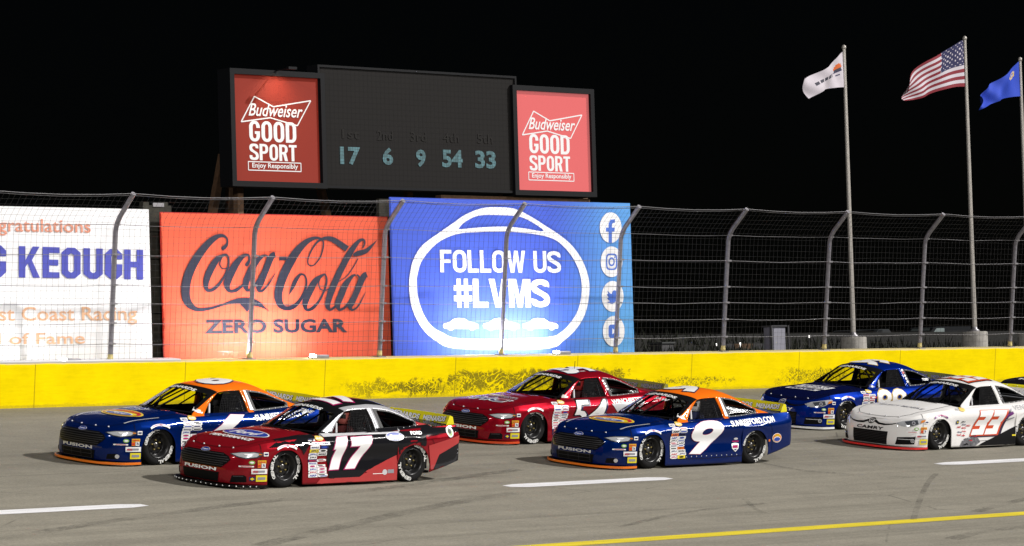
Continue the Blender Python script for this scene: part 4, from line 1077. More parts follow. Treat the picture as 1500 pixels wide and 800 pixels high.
nt.links.new(fr.outputs[0], mx.inputs[0]); nt.links.new(tr.outputs[0], mx.inputs[1]); nt.links.new(gl.outputs[0], mx.inputs[2]); nt.links.new(mx.outputs[0], out.inputs[0])
TINT = GLASS.copy(); TINT.name = 'dark_lexan'
for q in TINT.node_tree.nodes:
    if q.type == 'FRESNEL': q.inputs[0].default_value = 1.12
    if q.type == 'BSDF_TRANSPARENT': q.inputs[0].default_value = (.22,.23,.25,1)
LAMPG = mat('headlight_film', (.62,.64,.67), .12, .35, coat=1); LAMPD = mat('headlight_dark', (.05,.055,.065), .15, coat=1); AMBER = mat('amber_film', (.6,.2,.03), .2)
RIM = mat('black_steel_rim', (.012,.012,.013), .35, .2); RIMH = mat('bare_hub_steel', (.16,.155,.15), .3, .9); NUT = mat('yellow_lug_nut', (.22,.17,.05), .4, .5); NETM = mat('nylon_net', (.009,.009,.010), .9, spec=.1); BAR = mat('roll_bar_paint', (.16,.16,.17), .4); BARW = mat('pale_bar_pad', (.5,.5,.52), .5); SEATM = mat('seat_black', (.012,.012,.013), .7)
GRILLE = mat('grille_mesh_black', (.003,.003,.0035), .6, spec=.1); SLAT = mat('grille_slat', (.045,.045,.05), .45, .3, spec=.3)
LETTER = mat('tyre_lettering', (.62,.62,.60), .8)

def join_bm(b): return b
def make_wheel_meshes():
    r = .336; w = .14
    t = MB(); t.lathe([(.205,-w+.012),(.235,-w),(.285,-w-.004),(.312,-w+.012),(.330,-w+.035),(r,-w+.06),(r,w-.06),(.330,w-.035),(.312,w-.012),(.285,w+.004),(.235,w),(.205,w-.012)], RUBBER, 56)
    # raised white maker's lettering on the outer wall
    for word, a0 in (('GENERAL', 90), ('GENERAL', 270)):
        n = len(word)
        for k, ch in enumerate(word):
            g = fit(text2d(ch, .045), -.020, .250, .020, .310)
            ang = R(a0-(k-(n-1)/2)*12.5)
            vs = []
            for x, y in g[0]:
                # outside of the left wheel faces +y; seen from there forward is to the left
                th = ang-x/y*1.0*1.5; vs.append((-y*math.cos(th), w+.0085, y*math.sin(th)))
            t.add(vs, g[1], LETTER)
    m = MB(); m.lathe([(.206,-w+.01),(.200,-w+.03),(.188,-.03),(.190,w-.055),(.200,w-.03),(.214,w-.012),(.216,w-.002),(.208,w-.002),(.196,w-.03),(.180,w-.05),(.172,.05),(.150,.035),(.105,.052),(.080,.045),(.0,.045)], RIM, 56)
    for k in range(10):
        th = 2*math.pi*k/10; c, s_ = math.cos(th), math.sin(th); q = [(.125,-.022),(.158,-.02),(.158,.02),(.125,.022)]
        m.add([(a*c-d*s_, .0495+(.152-a)*.02, a*s_+d*c) for a, d in q], [(0,1,2,3)], DARK)
    m.lathe([(.0,.075),(.040,.075),(.046,.065),(.048,.045)], RIMH, 24)
    for k in range(5):
        th = 2*math.pi*k/5+.3; m.lathe([(0,.082),(.012,.082),(.014,.05)], NUT, 8, 'Y', (.083*math.cos(th),0,.083*math.sin(th)))
    a = t.build('tyre'); c = m.build('rim'); return a, c
TYRE0, RIM0 = make_wheel_meshes()
TYRE_ME, RIM_ME = TYRE0.data, RIM0.data
bpy.data.objects.remove(TYRE0); bpy.data.objects.remove(RIM0)
def obj_of(name, me, parent):
    o = bpy.data.objects.new(name, me); COL.objects.link(o); o.parent = parent; return o

def shell_part(name, region_mats, parent, solid=.012, weld=True):
    b = MB()
    for n, m in region_mats: b.add(SHELL[n][0], SHELL[n][1], m, True)
    o = b.build(name, parent)
    bm = bmesh.new(); bm.from_mesh(o.data)
    if weld: bmesh.ops.remove_doubles(bm, verts=bm.verts, dist=.0005)
    bmesh.ops.recalc_face_normals(bm, faces=bm.faces)
    # make sure normals point out: test one roof-ish face
    up = sum(f.normal.z*f.calc_area() for f in bm.faces)
    if up < 0: bmesh.ops.reverse_faces(bm, faces=bm.faces)
    ang = R(38)
    for e in bm.edges:
        if len(e.link_faces) == 2 and e.calc_face_angle(0) > ang: e.smooth = False
    bm.to_mesh(o.data); bm.free()
    if solid:
        md = o.modifiers.new('thickness', 'SOLIDIFY'); md.thickness = solid; md.offset = -1
    return o
STICK_COL = [WHITE]*12+[SILV, REDV, YEL, NAVYV, ORANGEV]
INKS = [REDV, NAVYV, BLACK, PINKV, FBLUE, BLACK]
def sticker(b, x0, z0, x1, z1, rnd, frame=None, word=None, base=None, ink=None, lay=2):
    fr = frame or SIDE(); base = base or rnd.choice(STICK_COL); ink = ink or rnd.choice(INKS)
    if ink is base: ink = WHITE
    shape = rnd.choice((0,0,0,1))
    g = rect(x0,z0,x1,z1) if not shape else (oval((x0+x1)/2,(z0+z1)/2,(x1-x0)/2,(z1-z0)/2,20,3.5), [tuple(range(20))])
    project(b, g, fr, base, lay)
    w, h = x1-x0, z1-z0
    if word: project(b, ft(word, x0+w*.1, z0+h*.22, x1-w*.1, z1-h*.22, .035), fr, ink, lay+1.2)
    else:
        k = rnd.choice((0,1,2))
        if k == 0: project(b, rect(x0+w*.12,z0+h*.3,x1-w*.15,z1-h*.3), fr, ink, lay+1.2)
        elif k == 1:
            project(b, rect(x0+w*.10,z0+h*.55,x1-w*.3,z1-h*.18), fr, ink, lay+1.2); project(b, rect(x0+w*.25,z0+h*.16,x1-w*.1,z0+h*.4), fr, rnd.choice(INKS), lay+1.2)
        else: project(b, (oval(x0+w*.5,z0+h*.5,w*.32,h*.3,14), [tuple(range(14))]), fr, ink, lay+1.2)
def oval_logo(b, cx, cy, rx, ry, fr, lay, word='Ford', blue=None, shear=.25):
    project(b, disc(cx,cy,rx,ry,40), fr, WHITE, lay); project(b, disc(cx,cy,rx*.95,ry*.90,40), fr, blue or FBLUE, lay+1)
    project(b, ft(word, cx-rx*.62, cy-ry*.45, cx+rx*.62, cy+ry*.5, .03, shear), fr, WHITE, lay+2)

def number_decal(b, s, x0, z0, x1, z1, fr, face, outline, shear=.22, bold=.055, ob=.03, lay=2, shadow=None):
    ref = text2d(s, bold, shear)
    if shadow: project(b, xf(fit(text2d(s, bold+ob, shear), x0, z0, x1, z1, ref), lambda x, y: (x+.03, y-.012)), fr, shadow, lay)
    project(b, fit(text2d(s, bold+ob, shear), x0, z0, x1, z1, ref), fr, outline, lay+1)
    project(b, fit(ref, x0, z0, x1, z1), fr, face, lay+2.2)

def stock_car(label, u, v, hd, cfg):
    rnd = random.Random(cfg.get('seed', 1))
    mw = BANK@Matrix.Translation((u, v, 0))@Matrix.Rotation(math.pi+hd, 4, 'Z')
    root = empty('race_car', mw=mw); tag(root, label, 'race car', 'stock cars racing along the wall')
    M_ = cfg
    top, sidem, hoodm, deckm = M_['top'], M_['side'], M_['hood'], M_['deck']
    body = shell_part('body', [('side', sidem), ('hood', hoodm), ('deck', deckm), ('roof', top), ('rail', M_.get('rail', top)), ('a_pillar', M_.get('pillar', top)), ('b_pillar', M_.get('pillar', top)), ('c_pillar', M_.get('cpillar', top)), ('sill', M_.get('sill', sidem))], root)
    # glass
    ws = shell_part('windshield', [('windshield', GLASS)], root, 0)
    rg = shell_part('rear_window', [('rear_window', GLASS)], root, 0)
    shell_part('quarter_window', [('quarter_window', TINT)], root, 0); shell_part('quarter_window', [('quarter_window_right', TINT)], root, 0)
    # black screen border and sun strip, built on the same surface
    net = greenhouse_net(); g = GSUB_R
    WB = bvh_of(('windshield',))
    b = MB(); WF = ((-.75,0,1.2), Vector((0,1,0)), Vector((-.72,0,.69)))      # windshield seen square on
    def scr(P, m, lay=2): project(b, P, WF, m, lay, .06, WB)
    N = WF[1].cross(WF[2])
    def to_wf(p):
        d = Vector(p)-Vector(WF[0]); return d.dot(WF[1]), d.dot(WF[2])/WF[2].length_squared
    L_ = [to_wf(q) for q in [l[3*g] for s, l in net if s <= 2]]; T_ = [to_wf(p) for p in [l for s, l in net if s == 2][0][3*g:]]; B_ = [to_wf(p) for p in net[0][1][3*g:]]
    def band(P, dx, dy, m, lay):
        for (a, c) in zip(P, P[1:]):
            q = [a, c, (c[0]+dx, c[1]+dy), (a[0]+dx, a[1]+dy)]; scr((q, [(0,1,2,3)]), m, lay); scr(([(-x, y) for x, y in q], [(0,1,2,3)]), m, lay)
    band([(a[0]-.002, a[1]) for a in L_], -.055, 0, BLACK, 1.5); band([(a[0], a[1]-.002) for a in T_], 0, -.165, BLACK, 2.2); band([(a[0], a[1]+.002) for a in B_], 0, .035, BLACK, 1.8)
    ytop = T_[-1][1]
    scr(ft('MENARDS', -.36, ytop-.140, .36, ytop-.072, .04, .12), WHITE, 3.6)
    if M_.get('screen_text'): scr(ft(M_['screen_text'], -.02, ytop-.275, .30, ytop-.200, .03, .15), WHITE, 3.4)
    b.build('screen_banner', ws)
    # window frames and net
    b = MB()
    QB = bvh_of(('quarter_window',))
    qs = [l for s, l in net if 4 <= s <= 6]
    edge = [l[g] for l in qs]+[l[3*g] for l in qs][::-1]
    for sgn in (1, -1):
        loop = [Vector((p[0], p[1]*sgn, p[2])) for p in edge]
        cen = sum(loop, Vector())/len(loop)
        for a, c in zip(loop, loop[1:]+loop[:1]):
            off = Vector((0, sgn*.003, .001))
            b.add([a+off, c+off, c.lerp(cen, .16)+off, a.lerp(cen, .16)+off], [(0,1,2,3)], BLACK)
        if sgn == 1:
            for k in range(len(loop)):
                if k % 2 == 0: p = loop[k].lerp(cen, .07)+Vector((0,.008,.002)); b.lathe([(0,.004),(.008,.004),(.009,0)], WHITE, 6, 'Y', p)
    b.build('window_rivets', body)
    ds = [l for s, l in net if 2 <= s <= 3]
    def win(s, t):                              # point in the driver's window, s front->rear, t bottom->top
        k = s*(len(ds)-1); i = min(int(k), len(ds)-2); f = k-i; kk_ = g+t*2*g; j = min(int(kk_), 3*g-1); h = kk_-j
        q = lambda l: Vector(l[j]).lerp(Vector(l[j+1]), h)
        return q(ds[i]).lerp(q(ds[i+1]), f)
    b = MB(); inn = Vector((0,-.02,-.005))
    for k in range(15):
        s = .36+.62*k/14; b.tube([win(s, t/5)+inn for t in range(0, 5)]+[win(s, .95)+inn], .0075, NETM, 4, False, False)
    for k in range(10):
        t = .04+.88*k/9; b.tube([win(s_/6*.62+.36, t)+inn+Vector((0,-.004,0)) for s_ in range(7)], .0075, NETM, 4, False, False)
    b.build('window_net', root)
    b = MB()
    for sgn in (1,-1):
        fx = lambda p: Vector((p.x, (p.y-.03)*sgn, p.z))
        b.tube([fx(win(.13, .0)), fx(win(.04, .45))], .020, BARW, 8); 
    b.build('vent_window_bar', root)
    # roll cage, seat, dash
    b = MB()
    for sgn in (1,-1):
        b.tube([(-.95,.66*sgn,.3),(-.98,.66*sgn,.80),(-1.20,.60*sgn,1.0),(-1.48,.52*sgn,1.16),(-1.9,.50*sgn,1.20),(-2.05,.56*sgn,.8),(-2.05,.6*sgn,.3)], .022, BAR, 8)
        b.tube([(-2.05,.48*sgn,1.17),(-2.7,.45*sgn,.75),(-3.1,.42*sgn,.6)], .022, BAR, 8)
        for z in (.42,.56,.70): b.tube([(-.98,.66*sgn,z),(-1.5,.74*sgn,z),(-2.05,.62*sgn,z)], .02, BAR, 8)
        b.tube([(-2.05,.5*sgn,1.14),(-2.05,-.1*sgn,.5)], .02, BAR, 8)
    b.tube([(-1.45,.52,1.165),(-1.42,0,1.20),(-1.45,-.52,1.165)], .02, BAR, 8); b.tube([(-2.0,.5,1.19),(-2.0,0,1.23),(-2.0,-.5,1.19)], .022, BAR, 8)
    b.tube([(-.60,0,.86),(-1.40,0,1.19)], .018, BAR, 8); b.tube([(-.66,.30,.85),(-1.41,.22,1.18)], .013, DARK, 6); b.tube([(-.66,-.30,.85),(-1.41,-.22,1.18)], .013, DARK, 6)
    b.tube([(-2.05,.62,1.0),(-2.05,-.62,1.0)], .02, BAR, 8)
    b.build('roll_cage', root)
    b = MB(); b.box((-1.75,.16,.16),(-1.2,.62,.34), SEATM, .04); b.box((-1.86,.14,.2),(-1.70,.64,.92), SEATM, .05); b.box((-1.86,.20,.90),(-1.62,.27,1.10), SEATM, .02); b.box((-1.86,.53,.90),(-1.62,.60,1.10), SEATM, .02); b.box((-1.88,.22,.88),(-1.78,.58,1.12), SEATM, .03); b.build('seat', root)
    b = MB(); b.box((-.98,-.62,.52),(-.74,.62,.765), SEATM, .03); b.build('dashboard', root)
    b = MB()
    sw = [(-1.12+.05*math.sin(2*math.pi*k/20), .39+.17*math.cos(2*math.pi*k/20), .74+.16*math.sin(2*math.pi*k/20)) for k in range(21)]
    b.tube(sw, .014, DARK, 6); b.tube([(-1.12,.22,.74),(-1.10,.56,.74)], .01, DARK, 5); b.tube([(-1.11,.39,.74),(-.95,.39,.68)], .02, DARK, 6); b.build('steering_wheel', root)
    # dark floor pan, firewalls and wheel houses
    b = MB(); b.box((.55,-.60,.10),(-3.3,.60,.14), DARK); b.box((.44,-.70,.12),(.46,.70,.56), DARK); b.box((-.72,-.78,.12),(-.70,.78,.76), DARK); b.box((-.44,-.86,.12),(-.42,.86,.66), DARK); b.box((-2.25,-.86,.12),(-2.23,.86,.78), DARK); b.box((-3.08,-.80,.2),(-3.06,.80,.80), DARK); b.box((-2.25,-.62,.70),(-3.3,.62,.74), DARK)
    b.box((.45,-.62,.12),(-.43,-.60,.6), DARK); b.box((.45,.60,.12),(-.43,.62,.6), DARK); b.box((-2.24,-.62,.12),(-3.07,-.60,.75), DARK); b.box((-2.24,.60,.12),(-3.07,.62,.75), DARK)
    b.box((.5,-.50,.10),(.75,.50,.52), DARK); b.build('chassis', root)
    # wheels
    for x, sgn in ((0,1),(0,-1),(-2.667,1),(-2.667,-1)):
        wh = empty('wheel'); wh.parent = root; wh.location = (x, sgn*.775, .336)
        wh.rotation_euler = (0, rnd.uniform(0, 6.28), 0) if sgn == 1 else (0, rnd.uniform(0, 6.28), math.pi)
        if x == 0: wh.rotation_euler.z += R(M_.get('steer', 2))
        obj_of('tyre', TYRE_ME, wh); obj_of('rim', RIM_ME, wh)
    # splitter
    b = MB(); vs = []; lip = []
    S_ = [k*.25 for k in range(0, 25)]
    def sp_pt(s, o): x, y, nx, ny = plan(s); return x-nx*o, (y-ny*o if s > 0 else 0)
    L2 = [sp_pt(s, .055*max(0, 1-max(0, s-4.5)/1.6)+.004) for s in S_]
    Lp = [(x, -y) for x, y in L2[:0:-1]]+L2
    n = len(Lp)
    b.add([(x,y,.062) for x, y in Lp]+[(x*.96-.02,y*.96,.062) for x, y in Lp], [(i, i+1, i+1+n, i+n) for i in range(n-1)], DARK)
    b.add([(x,y,.045) for x, y in Lp]+[(x-.2,y*.9,.045) for x, y in Lp], [(i, i+n, i+1+n, i+1) for i in range(n-1)], DARK)
    b.add([(x,y,.030) for x, y in Lp]+[(x*1.002,y*1.002,.066) for x, y in Lp]+[(x*.985,y*.985,.068) for x, y in Lp], [(i, i+1, i+1+n, i+n) for i in range(n-1)]+[(i+n, i+1+n, i+1+2*n, i+2*n) for i in range(n-1)], M_['splitter'])
    if M_.get('rivets'):
        for k in range(4, n-3, 2):
            x, y = Lp[k]; b.lathe([(0,.012),(.009,.010),(.011,0)], WHITE, 6, 'X', (x*1.003, y*1.003, .05))
    b.build('splitter', root)
    # front face
    fr = FRONT()
    hl_l = empty; 
    if M_['nose'] == 'hex':
        b = MB()
        gp = [(-.46,.545),(.46,.545),(.60,.505),(.645,.455),(.60,.40),(.50,.325),(-.50,.325),(-.60,.40),(-.645,.455),(-.60,.505)]
        project(b, poly(gp), fr, GRILLE, 2)
        for k in range(6):
            z = .355+k*.033; hw = .535 if z < .39 else .60 if z < .43 else .62 if z < .48 else .585 if z < .51 else .5
            project(b, rect(-hw, z-.005, hw, z+.005), fr, SLAT, 5)
        b.build('grille', root)
        b = MB()
        project(b, poly([(-.47,.245),(.47,.245),(.44,.10),(-.44,.10)]), fr, GRILLE, 2)
        if M_.get('intake_frame'):
            for q in (rect(-.40,.235,.40,.245), rect(-.40,.11,.40,.118), rect(-.40,.118,-.392,.235), rect(.392,.118,.40,.235), rect(-.135,.118,-.128,.235), rect(.128,.118,.135,.235), rect(-.392,.175,.392,.181)): project(b, q, fr, SLAT, 4)
        b.build('lower_intake', root)
        b = MB()
        project(b, ft('FUSION', -.41, .262, .41, .312, .045, .0, space=1.05), fr, M_.get('namecol', WHITE), 3); b.build('name_lettering', body)
        for sgn in (1, -1):
            b = MB(); C_ = CORNER(48) 
            mir = lambda P: P
            hp = [(-.26,.545),(-.10,.578),(.14,.590),(.25,.575),(.26,.540),(.18,.500),(.0,.478),(-.14,.500)]
            ip = [(-.23,.543),(-.07,.568),(.12,.576),(.22,.558),(.16,.512),(.0,.492),(-.12,.510)]
            F2 = C_ if sgn == 1 else ((C_[0][0],-C_[0][1],0), (-math.sin(R(48)), -math.cos(R(48)), 0), (0,0,1))
            if sgn == -1:
                F2 = (F2[0], (math.sin(R(48)), math.cos(R(48)), 0), (0,0,1)); fl = lambda P: [(-x, z) for x, z in P][::-1]
            else: fl = lambda P: P
            project(b, poly(fl(hp)), F2, LAMPD, 2); project(b, poly(fl(ip)), F2, LAMPG, 4)
            project(b, poly(fl([(-.04,.552),(.10,.556),(.06,.536),(-.02,.538)])), F2, WHITE, 5); project(b, poly(fl([(.19,.562),(.24,.556),(.24,.544),(.195,.542)])), F2, AMBER, 5)
            b.build('headlight', root)
            b = MB(); 
            if M_.get('fog', 'pocket') == 'pocket': project(b, poly(fl([(-.21,.215),(-.02,.225),(.02,.20),(.02,.115),(-.24,.105)])), F2, GRILLE, 2); project(b, poly(fl([(-.19,.208),(-.03,.214),(-.03,.200),(-.19,.196)])), F2, SLAT, 4)
            else: project(b, poly(fl([(-.20,.20),(-.04,.21),(-.04,.12),(-.22,.12)])), F2, GRILLE, 2); project(b, (oval(*fl([(-.04,.165)])[0],.035,.035,20), [tuple(range(20))]), F2, LAMPG, 4)
            b.build('fog_pocket', root)
        b = MB(); oval_logo(b, 0, .0, .115, .042, ((1.0,0,.63), (0,1,0), (-.55,0,.83)), 3); b.build('emblem', body)
    else:
        b = MB()
        for sgn in (1, -1):
            P = [(.085,.540),(.20,.498),(.36,.487),(.50,.500),(.62,.528),(.61,.515),(.50,.480),(.34,.458),(.19,.464),(.07,.505)]
            P = P if sgn == 1 else [(-x, z) for x, z in P][::-1]
            project(b, loops2d([P]), fr, GRILLE, 2)
        project(b, poly([(-.44,.345),(.44,.345),(.42,.10),(-.42,.10)]), fr, GRILLE, 2)
        for k in range(7): project(b, rect(-.415,.125+k*.03,.415,.130+k*.03), fr, SLAT, 4)
        b.build('grille', root)
        b = MB(); project(b, ft('CAMRY', -.34, .362, .34, .422, .03, .1, space=1.05), fr, M_.get('namecol', BLACK), 3); b.build('name_lettering', body)
        b = MB(); E = ((1.0,0,.525), (0,1,0), (-.12,0,.99))
        ring = lambda rx, ry, w, cy=0: loops2d([oval(0,cy,rx,ry,32), oval(0,cy,rx-w,ry-w,32)])
        project(b, ring(.085,.058,.012), E, M_.get('badge', SILV), 4); project(b, ring(.034,.048,.009,.004), E, M_.get('badge', SILV), 5); project(b, ring(.060,.022,.008,.024), E, M_.get('badge', SILV), 6); b.build('emblem', body)
        for sgn in (1, -1):
            b = MB(); C_ = CORNER(48); F2 = C_ if sgn == 1 else ((C_[0][0],-C_[0][1],0), (math.sin(R(48)), math.cos(R(48)), 0), (0,0,1))
            fl = (lambda P: P) if sgn == 1 else (lambda P: [(-x, z) for x, z in P][::-1])
            project(b, poly(fl([(-.30,.515),(-.16,.565),(.04,.598),(.24,.625),(.28,.610),(.22,.555),(.10,.495),(-.04,.462),(-.20,.468)])), F2, LAMPG, 2)
            project(b, poly(fl([(-.14,.552),(.02,.582),(.11,.590),(.13,.520),(.0,.480),(-.08,.482)])), F2, LAMPD, 4)
            for cx in (.03,): project(b, (oval(*fl([(cx,.532)])[0],.036,.034,20), [tuple(range(20))]), F2, GREYV, 5); project(b, (oval(*fl([(cx,.532)])[0],.017,.015,16), [tuple(range(16))]), F2, LAMPD, 6)
            project(b, poly(fl([(.19,.586),(.28,.598),(.24,.560),(.17,.535)])), F2, AMBER, 5); b.build('headlight', root)
            b = MB(); project(b, poly(fl([(-.27,.255),(.08,.275),(.06,.13),(-.30,.115)])), F2, GRILLE, 2)
            project(b, rect(*( (-.26,.215,-.0,.226) if sgn == 1 else (.0,.215,.26,.226))), F2, SILV, 4)
            cx = fl([(.02,.195)])[0]; project(b, (oval(*cx,.038,.038,20), [tuple(range(20))]), F2, SILV, 4); project(b, (oval(*cx,.026,.026,20), [tuple(range(20))]), F2, LAMPD, 5); project(b, (oval(*cx,.012,.012,20), [tuple(range(20))]), F2, LAMPG, 6); b.build('fog_pocket', root)
            if sgn == -1:
                b = MB()
                for z in (.42,.37): project(b, rect(-.25,z,-.10,z+.02), F2, GRILLE, 2)
                b.build('side_slots', root)
    # hood pins
    b = MB()
    for y in (-.52,-.2,.2,.52):
        hit = BODY_BVH.ray_cast(Vector((.80-.1*abs(y), y, 2)), Vector((0,0,-1)))
        if hit[0]: b.lathe([(0,.018),(.011,.016),(.016,.0)], SILV, 8, 'Z', hit[0])
    b.build('hood_pins', root)
    # hood and deck seams, cowl vents
    b = MB(); F = TOP(); SEAM = DARK
    for sgn in (1,-1):
        P = [(.64*sgn,.62),(.70*sgn,.2),(.73*sgn,-.25),(.66*sgn,-.58),(.50*sgn,-.74)]
        for (x0,y0),(x1,y1) in zip(P, P[1:]): g = ribbon([(x0,y0,.010),(x1,y1,.010)], 1); project(b, g, F, SEAM, 1)
        project(b, ribbon([(.60*sgn,3.26,.010),(.62*sgn,3.55,.010)], 1), F, SEAM, 1)
    project(b, ribbon([(-.50,-.74,.010),(-.2,-.80,.010),(.2,-.80,.010),(.50,-.74,.010)], 3), F, SEAM, 1); project(b, ribbon([(-.60,3.26,.012),(.60,3.26,.012)], 1), F, SEAM, 1)
    for sgn in (1,-1): project(b, rect(min(.12*sgn,.42*sgn), .47, max(.12*sgn,.42*sgn), .495), F, SEAM, 1)
    project(b, ribbon([(-.47,.70,.008),(-.50,.40,.008),(-.48,.14,.008)], 3), SIDE(), SEAM, 1)
    project(b, ribbon([(2.98,.74,.008),(3.10,.62,.008),(3.12,.24,.008)], 3), SIDE(), SEAM, 1)
    project(b, ribbon([(.66,.155,.007),(1.5,.15,.007),(2.30,.17,.007)], 3), SIDE(), SEAM, 1)
    b.build('panel_seams', body)
    # spoiler
    b = MB(); sm_ = M_['spoiler']
    P0 = [(-3.50,.74,.905),(-3.62,.70,1.065)]
    nb = 12; vs = []
    for k in range(nb+1):
        y = .76-1.52*k/nb; c = -.10*(1-(y/.76)**2)
        vs += [(-3.50+c,y,.922),(-3.565+c,y,1.062)]
    b.add(vs, [(2*k,2*k+1,2*k+3,2*k+2) for k in range(nb)], sm_, True); b.add([(x-.01,y,z) for x,y,z in vs], [(2*k,2*k+2,2*k+3,2*k+1) for k in range(nb)], sm_, True)
    b.add([v_ for k in range(nb+1) for v_ in (vs[2*k+1], (vs[2*k+1][0]-.01,)+tuple(vs[2*k+1][1:]))], [(2*k,2*k+1,2*k+3,2*k+2) for k in range(nb)], sm_)
    for sgn in (1,-1): b.add([(-3.50,sgn*.765,.90),(-3.575,sgn*.765,1.065),(-3.64,sgn*.765,1.04),(-3.68,sgn*.765,.90)], [(0,1,2,3)], sm_)
    b.box((-3.59,-.77,1.05),(-3.575,-.74,1.065), sm_)
    spo = b.build('spoiler', root)
    b = MB(); sv = [Vector(q) for q in vs]
    SB = BVHTree.FromPolygons(sv, [(2*k,2*k+1,2*k+3,2*k+2) for k in range(nb)])
    F3 = ((-3.56,0,.992), (0,1,0), (-.45,0,.9))
    for a in (-.70,.05):
        project(b, fit(text2d('MENARDS', .085), a, -.047, a+.65, .047, text2d('MENARDS', .045)), F3, BLACK, 1.5, .06, SB)
        project(b, ft('MENARDS', a, -.047, a+.65, .047, .045), F3, WHITE if not M_.get('dark_spoiler') else GREYV, 3, .06, SB)
    b.build('spoiler_lettering', spo)
    # tail lights
    for sgn in (1,-1):
        b = MB(); F4 = ((-3.6,0,0), (0,-1,0), (0,0,1)); x0 = .42 if sgn == 1 else -.74
        project(b, rect(-x0-.32, .76, -x0, .85), F4, REDV, 2); b.build('tail_light', root)
    # common decals: arch strips, contingency block, nose-corner stickers, series panel
    b = MB()
    if M_.get('block', True):
        x = .46; rows = 11 if M_.get('block') != 'few' else 5
        sticker(b, .46, .775-.045, .60, .775, rnd, word='ARCA', base=WHITE, ink=NAVYV)
        project(b, disc(.70,.765,.085,.034), SIDE(), mat('sponsor_gold', (.72,.52,.12), .35), 2.5); project(b, ft('MENARDS', .64, .752, .76, .778, .03), SIDE(), WHITE, 4)
        z = .715
        for r_ in range(rows):
            x0 = .45+max(0,(3-r_))*.012; h = rnd.uniform(.042,.058)
            for k in range(2):
                w_ = rnd.uniform(.170,.205)
                if rnd.random() < .985: sticker(b, x0, z-h+.004, x0+w_, z, rnd, word=rnd.choice((None,None,None,'ARP','JRi','MAHLE')))
                x0 += w_+.006
            z -= h
            if z < .17: break
    b.build('sponsor_stickers', body)
    b = MB()
    for k in range(8):                           # arched white strip over the front wheel
        t0, t1 = R(62+k*7), R(62+(k+1)*7); r0, r1 = .395, .425; cz = .265
        q = [(-(r0*math.cos(t0)), cz+r0*math.sin(t0)), (-(r0*math.cos(t1)), cz+r0*math.sin(t1)), (-(r1*math.cos(t1)), cz+r1*math.sin(t1)), (-(r1*math.cos(t0)), cz+r1*math.sin(t0))]
        project(b, (q, [(0,1,2,3)]), SIDE(), M_.get('strip', WHITE), 3)
        if k in (1,2,3,4,5,6): project(b, ([tuple(Vector(a).lerp(Vector(c), f)) for a, c, f in ((q[0],q[3],.3),(q[1],q[2],.3),(q[1],q[2],.7),(q[0],q[3],.7))], [(0,1,2,3)]), SIDE(), PINKV, 4.2)
    CF_ = CORNER(60)
    def cs(x0, z0, x1, z1, base, ink, word=None):
        x0 -= .12; x1 -= .12
        project(b, rect(x0,z0,x1,z1), CF_, base, 2.5); project(b, ft(word, x0+.012, z0+.012, x1-.012, z1-.012, .03) if word else rect(x0+(x1-x0)*.15, z0+(z1-z0)*.3, x1-(x1-x0)*.15, z1-(z1-z0)*.3), CF_, ink, 3.8)
    cs(.255,.525,.335,.585, WHITE, NAVYV); 
    project(b, disc(-.055,.425,.05,.03), CF_, GREENV, 2.5); project(b, disc(-.055,.425,.032,.014), CF_, WHITE, 3.5)
    cs(.16,.41,.30,.46, mat('mustard_vinyl', (.65,.36,.02), .4), REDV, 'Edelbrock'); cs(.16,.345,.215,.405, ORANGEV, REDV); cs(.225,.345,.29,.415, WHITE, NAVYV, '76')
    cs(-.14,.352,.10,.372, WHITE, REDV)
    cs(.06,.245,.32,.325, WHITE, GREYV); cs(.14,.125,.32,.225, mat('yellow_contingency', (.72,.62,.02), .4), GREYV)
    project(b, ft('MAHLE', -.04,.265,.05,.30,.03), CF_, REDV, 5)
    if M_.get('nose') == 'hex' and not M_.get('no_diamond'): project(b, rect(-.09,.135,.005,.20), CF_, NAVYV, 2.5); project(b, poly([(-.08,.167),(-.042,.145),(-.005,.167),(-.042,.19)]), CF_, YEL, 4)
    b.build('nose_stickers', body)
    cfg['decals'](root, body, b)
    return root
# ---------------------------------------------------------------- liveries
ROOFN = ((0,0,1.3), (-1,0,0), (0,-1,0))            # number on the roof, read from the driver's side: (-x, -y)
def slant(g, k, x0): return xf(g, lambda x, y: (x, y+(x-x0)*k))
def hood_oval(b):
    F = TOP()
    project(b, disc(0,-.10,.54,.20,44), F, mat('oval_rim_yellow', (.75,.52,.05), .3), 2); project(b, disc(0,-.10,.49,.165,44), F, REDV, 3); project(b, disc(0,-.135,.44,.115,44), F, YEL, 4)
    project(b, disc(0,-.16,.37,.085,40), F, WHITE, 5); project(b, disc(0,-.165,.34,.068,40), F, FBLUE, 6)
    project(b, ft('Ford', -.2,-.205,.2,-.125,.03,.25), F, WHITE, 7); project(b, slant(ft('SUNRISE', -.30,-.045,.34,.045,.03,.1), 0, 0), F, ORANGEV, 5)
    for s in (1,-1): project(b, poly([(.66,-.55),(.70,-.55),(.77,.10),(.745,.10)] if s == 1 else [(-.745,.10),(-.77,.10),(-.70,-.55),(-.66,-.55)]), F, SILV, 2)
